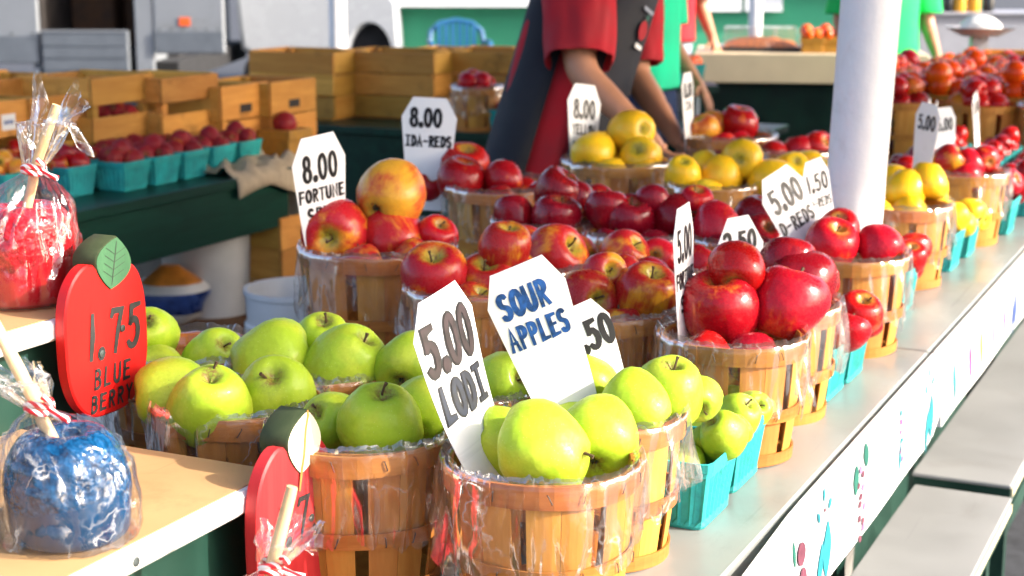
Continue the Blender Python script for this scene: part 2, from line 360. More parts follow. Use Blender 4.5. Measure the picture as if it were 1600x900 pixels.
def fruit(kind, pos, r, label, cat, group, axis=None, parts=True, rr=rnd):
    """axis: where the blossom/stem end points, as (across the view, up, towards the viewer)"""
    global STEM, CALYX
    if STEM is None: STEM = stem_mesh(); CALYX = calyx_mesh()
    shape, zs = KINDS[kind]
    key = (kind, rr.randrange(4), parts)
    if key not in FRUIT: FRUIT[key] = fruit_mesh(shape, hash((shape, key[1]*7)) % 1000 if False else key[1]*13+len(kind), kind, *( (18,26) if parts else (10,14)))
    o = obj('peach' if kind == 'peach' else 'tomato' if kind == 'tomato' else 'apple', FRUIT[key], None, pos)
    if axis is None: q = Euler((rr.gauss(0,.8), rr.gauss(0,.8), rr.uniform(0,6.28))).to_quaternion()
    else:
        w = Vector((axis[0], -axis[2], axis[1])).normalized(); q = w.to_track_quat('Z', 'Y') @ Euler((0,0,rr.uniform(0,6.28))).to_quaternion()
    o.rotation_mode = 'QUATERNION'; o.rotation_quaternion = q; o.scale = (r, r, r*zs)
    tag(o, label, cat, group)
    if parts:
        if kind != 'tomato':
            st = obj('stem', STEM, o); st.rotation_euler = (rr.uniform(-.15,.15), rr.uniform(-.15,.15), rr.uniform(0,6))
            if shape == 'conic': st.location = (0,0,.14)
        if kind not in ('peach', 'tomato'): obj('calyx', CALYX, o)
    return o

# ------------------------------------------------------------------ setting: ground, roof, buildings and vehicles far behind
g = MB(); g.add([(-300,-60,0),(300,-60,0),(300,500,0),(-300,500,0)], [(0,1,2,3)])
structure(g.build('ground', 'asphalt', None, False))

def post(px, d, label, r=.0555, tilt=0.0, loc=None, h=3.0):
    p = loc if loc else at(px, 300, d)
    t = thing('market_post', label, 'post', (p[0], p[1], 0), 0, 'posts holding the market roof')
    t.rotation_euler = (0, R_(tilt), 0)
    m = MB(); m.lathe([(r, .0), (r, 1.0), (r, 2.0), (r, h)], 40, True); m.build('shaft', 'enamel_post', t)
    m = MB(); m.lathe([(r*1.25, .004), (r*1.25, .05), (r*1.02, .07)], 32); m.build('foot_collar', 'enamel_post', t)
    return t
post(0, 0, 'white painted round steel post rising between the baskets of apples', loc=uv(2.985, .742), tilt=2.2)
post(532, 10.5, 'pale mauve post standing behind the long wooden crates, in front of the white van', tilt=.3)
post(1172, 13.5, 'slim pale post in front of the white window of the green stall')

# unseen market roof over the posts, its edges placed to set sun and shade
def shade_roof_panel(name, u0, u1, v0, v1, z):
    m = MB(); n = int((u1-u0)/.16); pts = []
    for i in range(n+1):
        u = u0+(u1-u0)*i/n; dz = .012*(1 if i % 2 else -1)
        pts.append([uv(u, v0, z+dz), uv(u, v1, z+dz+.25), uv(u, v1, z+dz+.262), uv(u, v0, z+dz+.012)])
    m.rings(pts, True, True); return structure(m.build(name, 'roof_metal', None, False))
shade_roof_panel('roof', 2.05, 7.6, -2.50, 4.2, 2.72)

# green stall building with white windows
bt = thing('stall_building', 'green painted stall building with a white counter band above', 'building')
def wallbox(name, mat, x0, x1, y0, y1, z0, z1, b=0): m = MB(); m.box(x0, x1, y0, y1, z0, z1, b); return m.build(name, mat, bt, False)
wallbox('wall', 'wall_green', -1.5, 4.9, 16.8, 18.6, 0, 1.02)
wallbox('white_band', 'wall_white', -1.5, 2.0, 16.74, 18.6, 1.02, 2.6)
wallbox('counter_ledge', 'wall_white', -1.5, 2.05, 16.55, 16.738, .93, 1.018)
wallbox('wall', 'wall_green', 2.0, 4.9, 16.9, 18.6, 1.02, 1.10)
wallbox('window_pane', 'window_dark', 2.9, 4.9, 17.0, 17.05, 1.22, 2.6)
for k in range(2): wallbox('window_shutter', 'wall_white', 1.98+k*.42, 2.36+k*.42, 16.70, 16.74 , .88, 2.4)
wallbox('window_sill', 'steel', 2.86, 5.0, 16.62, 16.89, 1.105, 1.215, .01)
for k in range(3): wallbox('window_frame', 'wall_white', 2.84+k*.98, 2.92+k*.98, 16.86, 16.995, 1.22, 2.6)
wallbox('roof', 'wall_white', -1.7, 5.1, 16.4, 18.8, 2.62, 2.74)

# box truck with its rear doors open
tk = thing('box_truck', 'white box truck with its rear doors folded open on a dark load space', 'truck', at(135, 40, 13.5)*1)
tk.location.z = 0
def tb(name, mat, x0, x1, y0, y1, z0, z1, b=0, par=None): m = MB(); m.box(x0, x1, y0, y1, z0, z1, b); return m.build(name, mat, par or tk, False)
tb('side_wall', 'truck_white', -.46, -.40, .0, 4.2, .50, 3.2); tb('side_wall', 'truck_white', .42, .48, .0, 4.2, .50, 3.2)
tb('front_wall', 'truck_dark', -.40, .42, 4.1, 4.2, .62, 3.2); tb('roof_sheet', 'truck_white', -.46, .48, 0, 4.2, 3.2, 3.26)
tb('load_floor', 'truck_dark', -.40, .42, 0, 4.1, .56, .62); tb('inner_lining', 'truck_dark', -.398, -.38, .02, 4.1, .62, 3.19); tb('inner_lining', 'truck_dark', .40, .418, .02, 4.1, .62, 3.19)
tb('load', 'cargo_brown', -.37, .02, .9, 1.8, .625, 1.55, .02); tb('load', 'cargo_brown', .03, .39, 1.2, 1.9, .625, 1.35, .02)
lg = tb('lift_gate', 'truck_grey', -.36, .37, -.10, -.04, .44, .83, .01)
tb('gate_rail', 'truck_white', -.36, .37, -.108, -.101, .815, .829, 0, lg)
for k in range(3): tb('gate_rib', 'truck_grey', -.34, .35, -.106, -.101, .50+k*.10, .512+k*.10, 0, lg)
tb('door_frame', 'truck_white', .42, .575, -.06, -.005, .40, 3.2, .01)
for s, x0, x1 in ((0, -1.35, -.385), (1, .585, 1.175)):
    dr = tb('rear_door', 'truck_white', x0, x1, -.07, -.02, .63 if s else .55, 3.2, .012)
    m = MB(); m.box(x0+.012, x1-.012, -.085, -.071, (.645 if s else .56), (.815 if s else .78)); m.build('kick_plate', 'truck_grey', dr, False)
    for k in range(6):
        m = MB(); m.lathe([(.010,0),(.010,.008),(.0,.010)], 8); r2 = m.build('rivet', 'screw', dr); r2.rotation_euler = (R_(90),0,0); r2.location = (x0+.05+k*(x1-x0-.10)/5, -.086, .80 if not s else .835)
    if s:
        m = MB(); m.box(x0+.215, x0+.305, -.079, -.071, .865, .935); m.build('marker_plate', 'orange_mark', dr, False)
tb('chassis', 'rubber', -.5, .7, .3, 3.9, .36, .54)
for x in (-.52, .50):
    m = MB(); m.lathe([(.12,-.11),(.30,-.11),(.36,-.08),(.36,.08),(.30,.11),(.12,.11)], 28, True); w = m.build('wheel', 'rubber', tk); w.rotation_euler = (0, R_(90), 0); w.location = (x, 1.2, .36)

# white van, side on
vn = thing('parked_van', 'white van parked beyond the crates with a dark wheel arch', 'van', at(497, 60, 16.3)); vn.location.z = 0
prof = [(-.80,.50),(-.84,.95),(-.86,1.5),(-.70,2.05),(.05,2.10),(.25,1.9),(.42,1.25),(.72,1.12),(.83,.95),(.85,.52),(.84,.42)]
arch = [(.56+.245*math.cos(a), .42+.34*math.sin(a)) for a in [R_(k) for k in range(0,181,15)]]
m = MB(); outl = prof + arch + [(.2,.44),(-.72,.44)]
outl = outl; cx, cz = 0, 1.1
def vring(k, y): return [(cx+(x-cx)*k, y, cz+(z-cz)*k) for x, z in outl]
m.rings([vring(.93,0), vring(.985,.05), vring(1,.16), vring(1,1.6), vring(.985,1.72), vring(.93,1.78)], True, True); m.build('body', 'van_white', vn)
m = MB(); m.box(.30, .83, .19, 1.45, .40, .80); m.build('wheel_well', 'rubber', vn, False)
m = MB(); m.add([(-.15,-.012,1.30),(.36,-.012,1.30),(.16,-.012,1.82),(-.12,-.012,1.88)], [(0,1,2,3)]); m.build('side_window', 'window_dark', vn, False)
m = MB()
for z0, z1, x in ((.50,2.0,-.10),(.50,1.25,.28)): m.box(x, x+.014, .012, .06, z0, z1)
m.build('door_seam', 'truck_grey', vn, False)
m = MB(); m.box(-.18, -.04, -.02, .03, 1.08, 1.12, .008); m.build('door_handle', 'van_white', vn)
for x in (-.55, .56):
    for y in (.16, 1.5):
        m = MB(); m.lathe([(.02,-.1),(.14,-.1),(.235,-.09),(.24,0),(.235,.09),(.14,.1),(.02,.1)], 26, True); w = m.build('wheel', 'rubber', vn); w.rotation_euler = (R_(90),0,0); w.location = (x, y, .245)
        m = MB(); m.lathe([(.02,.115),(.14,.11),(.15,.09)], 20, True); h2 = m.build('rim', 'steel', w)
m = MB(); m.lathe([(.001,-.05),(.05,-.04),(.07,0),(.05,.04),(.001,.05)], 14); h3 = m.build('headlight', 'steel', vn); h3.location = (.76,.05,.98); h3.scale = (1,.4,.8)

# blue plastic armchair by the green wall
ch = thing('plastic_chair', 'blue slatted plastic armchair against the green wall', 'chair', at(717, 75, 15.6)); ch.location.z = 0; ch.rotation_euler = (0,0,R_(8)); ch.scale = (1,1,.94)
m = MB(); m.box(-.24,.24,-.24,.2,.40,.43,.01); m.build('seat', 'chair_blue', ch)
arcp = [(-.27,.18,.62),(-.25,.24,.76),(-.16,.26,.84),(0,.27,.87),(.16,.26,.84),(.25,.24,.76),(.27,.18,.62)]
m = MB(); m.tube(arcp, .028, 8); m.build('back_rim', 'chair_blue', ch)
for k in range(6):
    x = -.17+k*.068; m = MB(); m.box(x-.022, x+.022, .20, .215, .43, .845-.9*x*x); sl_ = m.build('slat', 'chair_blue', ch)
for s in (-1,1):
    m = MB(); m.tube([(s*.27,.2,.64),(s*.29,.0,.66),(s*.285,-.2,.655),(s*.27,-.25,.60)], .026, 8); m.build('armrest', 'chair_blue', ch)
    for y in (-.22,.2):
        m = MB(); m.tube([(s*.23,y,.41),(s*.26,y*1.12,.0)], [.03,.022], 8); m.build('leg', 'chair_blue', ch)

# ------------------------------------------------------------------ tables
V0, V1 = .498, 1.58
mt = thing('market_table', 'long pale laminate table with a white apron painted with fruit', 'table', (0,0,0), ROT_T)
def part_box(par, name, mat, x0, x1, y0, y1, z0, z1, b=.0, smooth=False): m = MB(); m.box(x0, x1, y0, y1, z0, z1, b); return m.build(name, mat, par, smooth)
seams = [1.285, 2.697, 4.5, 6.3, 9.0]
for a, b2 in zip(seams, seams[1:]): part_box(mt, 'table_top', 'laminate', a+.003, b2-.003, V0, V1 if a < 4.4 else 1.18, T-.028, T, .003)
for k, u in enumerate((1.5, 2.6, 4.2, 6.2, 8.7)):
    for v in (V0+.14, (V1 if u < 4.4 else 1.18)-.1): part_box(mt, 'leg', 'green_dark', u-.03, u+.03, v-.03, v+.03, 0, T-.03)
part_box(mt, 'back_rail', 'green_dark', 1.3, 4.45, V1-.05, V1-.02, T-.14, T-.03)
part_box(mt, 'under_panel', 'green_dark', 1.32, 8.9, V0+.30, V0+.325, .02, T-.03)
aprons = []
for k, (a, b2) in enumerate(((1.285, 2.690), (2.700, 4.298), (4.302, 6.298), (6.302, 8.99))):
    m = MB(); n = 22; pts = []
    for i in range(n+1):
        t = i/n; u = a+(b2-a)*t
        bow = -.004 - (.012*max(0, 1-abs(t-.18)/.2) if k == 0 else 0)
        zb = T-.132 + (.035*max(0, (t-.93)/.07)**1.5 if k == 0 else 0) + .002*math.sin(t*17)
        y0 = V0-.016+bow; pts.append([(u, y0-.008, zb), (u, y0, T-.001), (u, y0+.012, T-.001), (u, y0+.004, zb)])
    m.rings(pts, True, True); aprons.append(m.build('apron_board', 'white_paint', mt, False))
def leafpoly(cx, cz, w, h, rot, n=10, point=1.0):
    out = []
    for i in range(2*n):
        t = i/(n) if i < n else 2-i/n; s = 1 if i < n else -1
        x = s*w*.5*math.sin(math.pi*t)**point; z = (t-.5)*h; c, s2 = math.cos(rot), math.sin(rot); out.append((cx+x*c-z*s2, cz+x*s2+z*c))
    return out
def motif(u, kind, par, c1='p_teal', c2='p_green'):
    y = V0-.0215-.0075
    def yy(z): return V0-.020-.008*((T-z)/.132) - .0018 - (.012*max(0, 1-abs((u-1.285)/1.405-.18)/.2) if par is aprons[0] else 0)
    def put(poly, mat):
        poly = [(x*2.0, z*1.22) for x, z in poly]; m = MB(); m.add([(u+x, yy(T-.066+z), T-.066+z) for x, z in poly], [tuple(range(len(poly)))]); m.build('painted_motif', mat, par, False)
    if kind == 'pepper':
        put(leafpoly(.004,-.018,.020,.064,-.15), c1); put(leafpoly(-.014,-.030,.012,.06,-.28), c1)
        for x, z, w, h, r in ((0,.044,.005,.020,0),(-.014,.026,.006,.016,.35),(.014,.028,.007,.014,-.5)): put(leafpoly(x,z,w,h,r), c1)
        put(leafpoly(.001,.027,.004,.008,0), 'p_plum')
    elif kind == 'cherry':
        put(leafpoly(.010,.012,.018,.026,.1,10,.6), 'p_plum'); put(leafpoly(.012,-.016,.016,.027,0,10,.6), 'p_plum'); put(leafpoly(-.006,.02,.006,.034,.1), 'p_green')
        put(leafpoly(-.020,-.024,.016,.022,-.2,10,.7), 'p_green'); put(leafpoly(-.012,-.01,.004,.05,.45), 'p_plum'); put(leafpoly(-.010,-.034,.007,.014,0,10,.7), 'p_plum')
    elif kind == 'grape':
        put(leafpoly(-.016,.018,.014,.036,-.1,10,.7), 'p_green'); put(leafpoly(.014,.034,.014,.03,.1,10,.7), 'p_green')
        for k in range(11): put(leafpoly(-.002+.008*math.sin(k*2.4), .024-.0078*k, .008, .010, .4*k, 6, .6), ('p_lilac','p_plum','p_plum')[k % 3])
    elif kind == 'berry':
        put(leafpoly(-.006,-.02,.006,.05,-.2), c1)
        for k in range(6): put(leafpoly(.004*math.sin(k*3), .035-.012*k, .007, .010, .5*k, 6, .7), ('p_teal','p_pink','p_lilac')[k % 3])
    else:
        put(leafpoly(0,-.012,.012,.066,.06), c1); put(leafpoly(.002,.034,.006,.016,0), c2)
for u, k in ((1.45,'cherry'),(1.79,'cherry'),(1.925,'pepper'),(2.125,'grape'),(2.38,'berry'),(2.60,'pepper')): motif(u, k, aprons[0])
for i, (u, c) in enumerate(((2.82,'p_teal'),(2.98,'p_pink'),(3.10,'p_orange'),(3.24,'p_lilac'),(3.38,'p_pink'),(3.52,'p_blue'),(3.70,'p_pink'),(3.86,'p_blue'),(4.02,'p_orange'),(4.18,'p_plum'))): motif(u, 'carrot' if c != 'p_blue' else 'pepper', aprons[1], c, 'p_teal')

# benches along the buyers' side
for u0, u1, v0, v1, z, lab in ((2.05, 3.06, .392, .578, .42, 'grey topped green bench with a squared near end, butted short of its twin'), (3.10, 5.6, .40, .592, .43, 'longer grey topped green bench running on beside the table apron')):
    bn = thing('bench', lab, 'bench', (0,0,0), ROT_T, 'benches in front of the long table')
    part_box(bn, 'seat', 'grey_bench', u0, u1, v0, v1, z-.008, z, .002)
    part_box(bn, 'seat_board', 'green_dark', u0+.002, u1-.002, v0+.002, v1-.002, z-.045, z-.0085)
    n = 2 if u1 < 3.2 else 3
    for k in range(n):
        u = u0+.12+(u1-u0-.24)*k/(n-1); part_box(bn, 'leg', 'green_dark', u-.02, u+.02, v0+.02, v1-.02, 0, z-.045)
    part_box(bn, 'stretcher', 'green_dark', u0+.14, u1-.14, v0+.08, v0+.10, .12, .17)
    for v in (v0-.0005, ): part_box(bn, 'edge_strip', 'cream_board', u0+.01, u1-.01, v-.002, v+.0015, z-.026, z-.010)

# hose looped under the table
hs = MB(); c0 = uv(2.30, .60, .30)
pts = [c0 + D1*(.16*math.cos(a)) + Vector((0,0,.20*math.sin(a))) + D2*(.01*a) for a in [k*.22 for k in range(0, 40)]]
hs.tube(pts, .011, 8); tag(hs.build('hose', 'hose'), 'brown hose coiled in loops under the long table', 'hose')

# green counter opposite, with a shelf below
CV = 2.82
lc = thing('green_counter', 'dark green wooden counter carrying turquoise punnets and wooden crates', 'counter', (0,0,0), ROT_T)
part_box(lc, 'counter_top', 'green_counter', 1.9, 4.32, CV, CV+1.5, T-.03, T, .003)
part_box(lc, 'front_board', 'green_counter', 1.92, 4.28, CV+.012, CV+.035, T-.185, T-.031, .002)
part_box(lc, 'end_board', 'green_counter', 4.26, 4.285, CV+.036, CV+1.45, T-.185, T-.031)
part_box(lc, 'shelf', 'old_board', 1.95, 4.25, CV+.06, CV+1.2, .27, .30)
for u in (2.0, 3.1, 4.2):
    for v in (CV+.28, CV+1.1): part_box(lc, 'leg', 'old_board', u-.03, u+.03, v-.03, v+.03, 0, T-.031)
fc = thing('back_counter', 'dark green counter behind, carrying the long wooden crates', 'counter', (0,0,0), ROT_T)
part_box(fc, 'counter_top', 'green_counter', 5.42, 6.25, 1.75, 4.5, T-.03, T, .003)
part_box(fc, 'front_board', 'green_counter', 5.44, 5.465, 1.77, 4.48, T-.34, T-.031)
for v in (1.85, 3.1, 4.4):
    for u in (5.5, 6.18): part_box(fc, 'leg', 'green_dark', u-.03, u+.03, v-.03, v+.03, 0, T-.031)

# ------------------------------------------------------------------ splint baskets
BSPEC = {'S': (.097, .165, .078), 'L': (.125, .19, .10)}           # rim radius, height, foot radius
def strip(r0, z0, r1, z1, a0, a1, t, n, k=1, bulge=0.0):
    """curved board on a cone between two heights and two angles, thickness t outwards"""
    m = MB(); rings = []
    for j in range(k+1):
        s = j/k; r = r0+(r1-r0)*s + bulge*math.sin(math.pi*s); z = z0+(z1-z0)*s
        ring = []
        for rr in (r, r+t):
            lst = [(rr*math.cos(a0+(a1-a0)*i/n), rr*math.sin(a0+(a1-a0)*i/n), z) for i in range(n+1)]
            ring += lst if rr == r else lst[::-1]
        rings.append(ring)
    m.rings(rings, True, True); return m
def hoop(r, z0, z1, t, dr, over=.25):
    m = MB(); n = 44; rings = []
    for i in range(n+1):
        a = i/n*(2*math.pi+over); k = t*1.05*i/n
        c, s = math.cos(a), math.sin(a); rr = r+k; w = .0012*math.sin(a*3)
        rings.append([(rr*c, rr*s, z0+w), ((rr+t)*c, (rr+t)*s, z0+w), ((rr+t+dr)*c, (rr+t+dr)*s, z1+w), ((rr+dr)*c, (rr+dr)*s, z1+w)])
    m.rings(rings, True, True); return m
def liner_mesh(R, H, seed):
    r = random.Random(seed); n = 170; m = MB(); rings = []; off = Vector((seed*7.3, 0, 0))
    foot = BSPEC['S' if R < .11 else 'L'][2]
    def wall(z): return foot + (R-foot)*max(0, min(1, z/H))
    rows = 22; inn = 5
    for j in range(rows+1):
        ring = []
        for i in range(n):
            a = 2*math.pi*i/n; c, s = math.cos(a), math.sin(a); d = Vector((c*1.7, s*1.7, 0))+off
            L_ = H*(.60 + .26*mnoise.noise(d*.8) + .10*mnoise.noise(d*2.3) + .05*mnoise.noise(d*7))
            pl = abs(mnoise.noise(d*3.2+Vector((0,0,j*.04)))); pl2 = abs(mnoise.noise(d*8+Vector((0,0,j*.10))))
            if j < inn:
                q = j/inn; rad = R-.005-.010*(1-q)-.006*pl2; z = H+.004 - (1-q)*.05
            elif j == inn: rad = R+.004+.003*pl; z = H+.008+.006*pl2+.007*max(0, mnoise.noise(d*2.0+Vector((9,0,0))))
            else:
                q = (j-inn)/(rows-inn); z = H+.004 - q*L_
                flare = q*(1-q*.35)
                rad = max(wall(z)+.0072, R+.0085-.011*q) + .004*q + flare*(.046*(pl-.10)+.016*(pl2-.2)) + .016*max(0, mnoise.noise(d*1.1+Vector((3,0,0))))*q
                rad = max(rad, wall(z)+.0085); z += .006*(pl2-.2)*q
            ring.append((rad*c, rad*s, z))
        rings.append(ring)
    m.rings(rings, True, False); return m.mesh('liner', 'film', 'all')
BM = {}
def bmesh_parts(cls):
    if cls in BM: return BM[cls]
    R, H, F = BSPEC[cls]; unit = 2*math.pi/7
    P = {}
    w = unit*.405
    P['slat'] = strip(F, .006, R-.004, H-.002, -w/2, w/2, .0022, 4, 4, .002).mesh('slat', 'splint', False)
    P['rim_hoop'] = hoop(R-.0015, H-.024, H, .0024, .001).mesh('rim_hoop', 'hoop', False)
    P['inner_hoop'] = hoop(R-.0085, H-.020, H-.001, .002, .001).mesh('inner_hoop', 'hoop', False)
    zm = H*.42; rm = F+(R-F)*zm/H
    P['middle_hoop'] = hoop(rm+.0035, zm-.008, zm+.009, .0022, .0015).mesh('middle_hoop', 'hoop', False)
    P['foot_hoop'] = hoop(F+.0028, .0, .016, .0024, .001).mesh('foot_hoop', 'hoop', False)
    m = MB(); m.lathe([(.001,.004),(F-.002,.004),(F-.002,.008),(.001,.008)], 24); P['bottom'] = m.mesh('bottom', 'splint', False)
    m = MB(); m.tube([(0,0,-.005),(.0012,.001,-.005),(.0014,.0015,.005),(0,.001,.0055)], .0006, 5); P['staple'] = m.mesh('staple', 'staple')
    P['liner'] = [liner_mesh(R, H, 3+k*5+(100 if cls == 'L' else 0)) for k in range(4)]
    BM[cls] = P; return P
def basket(u, v, cls, label, rot, liner=0, staples=False, z=T, has_liner=True, group='splint baskets of apples', loc=None):
    P = bmesh_parts(cls); R, H, F = BSPEC[cls]
    t = thing('splint_basket', label, 'basket', loc if loc is not None else uv(u, v, z+.0005), R_(rot), group)
    unit = 2*math.pi/7
    for k in range(7):
        for s in (-1, 1): obj('slat', P['slat'], t, None, (0, 0, k*unit + s*unit*.2055))
    for nm in ('rim_hoop', 'inner_hoop', 'middle_hoop', 'foot_hoop', 'bottom'):
        o = obj(nm, P[nm], t, None, (0, 0, rnd.uniform(0, 6.28)))
    if staples:
        for k in range(14):
            a = (k//2)*unit + (1 if k % 2 else -1)*unit*.2055 + rnd.uniform(-.05,.05)
            for hh, rr in ((H-.012, R+.0024), (H*.42, F+(R-F)*.42+.0072)):
                obj('staple', P['staple'], t, ((rr+.001)*math.cos(a), (rr+.001)*math.sin(a), hh), (rnd.uniform(-.5,.5), 0, a))
    if has_liner: obj('liner', P['liner'][liner % 4], t, None, (0, 0, rnd.uniform(0, 6.28)))
    t['rimz'] = z+H; t['R'] = R
    return t

def fill(center, R, rimz, kind, spec, label, cat='apple', group=None, extra=6, deep=.030, seed=0, parts=True, fillkind=None, fr=None):
    """set each fruit on its ray so that it sits in the heap, front ones first; then loose fruit below them"""
    placed = []; rr = random.Random(seed); cx, cy = center[0], center[1]
    for sp in spec:
        px, py, dp = sp[0], sp[1], sp[2]*1.06; axis = sp[3] if len(sp) > 3 else None; kd = sp[4] if len(sp) > 4 else kind
        rd = ray(px, py); best = None
        d0 = depth((cx, cy, rimz))
        for k in range(90):
            d = d0 - .14 + k*.0031; p = rd*d + Vector((0,0,CZ)); r = dp*.5*d/FPX
            dh = math.hypot(p.x-cx, p.y-cy)
            c = 6*max(0, dh-(R-r*.75)) + 1.2*abs(p.z-(rimz+.012)) + 8*max(0, rimz-.012-p.z+ (0 if dh < R-r else r*.35))
            for q, qr in placed:
                c += 7*max(0, (r+qr)*.92-(p-q).length)
                qp = proj(q)
                if math.hypot(qp[0]-px, qp[1]-py) < dp*.5+qr/qp[2]*FPX: c += 6*max(0, qp[2]+.004-d)
            if best is None or c < best[0]: best = (c, p, r)
        placed.append((best[1], best[2])); fruit(kd, best[1], best[2], APPLE_LABEL.get((px, py), label), cat, group, axis, parts, rr)
    n = 0; rb = fr or (placed[0][1] if placed else .038)
    rb = min(rb, .040)
    for k in range(extra*5):
        if n >= extra: break
        a = rr.uniform(0, 6.28); dd = (R-.006-rb)*math.sqrt(rr.random()); p = Vector((cx+dd*math.cos(a), cy+dd*math.sin(a), rimz-deep+rr.uniform(-.012,.006)))
        if all((p-q).length > (rb+qr)*.86 for q, qr in placed):
            placed.append((p, rb)); n += 1; fruit(fillkind or kind, p, rb, label, cat, group, None, parts, rr)
    return placed

APPLE_LABEL = {
 (849,702):'big green apple with its blossom end turned sideways, before the LODI card', (787,690):'green apple touching the foot of the LODI card', (934,684):'plain round green apple at the sunny rim of the LODI basket',
 (990,638):'green apple with its blossom end pointing down over the rim, SOUR APPLES basket', (1040,617):'green apple with its end pointing straight up, SOUR APPLES basket', (910,606):'green apple leaning on the SOUR APPLES card',
 (596,663):'upright green apple with a stem on top behind the faded apple-shaped board', (520,663):'small yellowish green apple beside the cream leaf', (668,642):'green apple squeezed against the back of the LODI card',
 (328,634):'upright green apple at the rim beside the end of the candy shelf', (272,618):'green apple lying on its side against the red board', (430,622):'broad green apple facing forward above the candy shelf end',
 (540,572):'green apple tipped over the others in front of the FORTUNE basket', (425,565):'long green apple lying on its side in the second row', (506,538):'green apple with brown specks peeping out under the FORTUNE basket',
 (526,361):'striped apple with its blossom end facing out below the FORTUNE card', (611,305):'yellow apple crowning the heap beside the FORTUNE card', (612,372):'red orange apple at the rim under the yellow one', (680,372):'small plain red apple at the side of the FORTUNE heap',
 (1126,482):'round crimson apple beside the thin edge-on 5.00 card', (1230,474):'big red apple with a yellowish flank at the basket rim', (1150,424):'bright red apple covering the foot of the 2.50 card',
 (678,432):'striped apple with a yellow stem hollow above the LODI card', (760,445):'red apple with its hollow up between the LODI and SOUR APPLES cards', (1008,460):'yellow streaked apple at the rim of the basket beside the 50 card', (915,470):'striped apple with its green hollow facing out above the 50 card',
 (866,402):'large striped apple with a pale hollow above the SOUR APPLES card', (988,206):'yellow apple crowning the heap before the bending person', (1156,194):'dark glossy apple standing out of the mixed basket',
 (1298,386):'bright red apple at the lit foot of the 5.00 REDS card', (1372,386):'red apple showing its blossom hollow at the foot of the post'}
UPV = (.1,.95,.3)
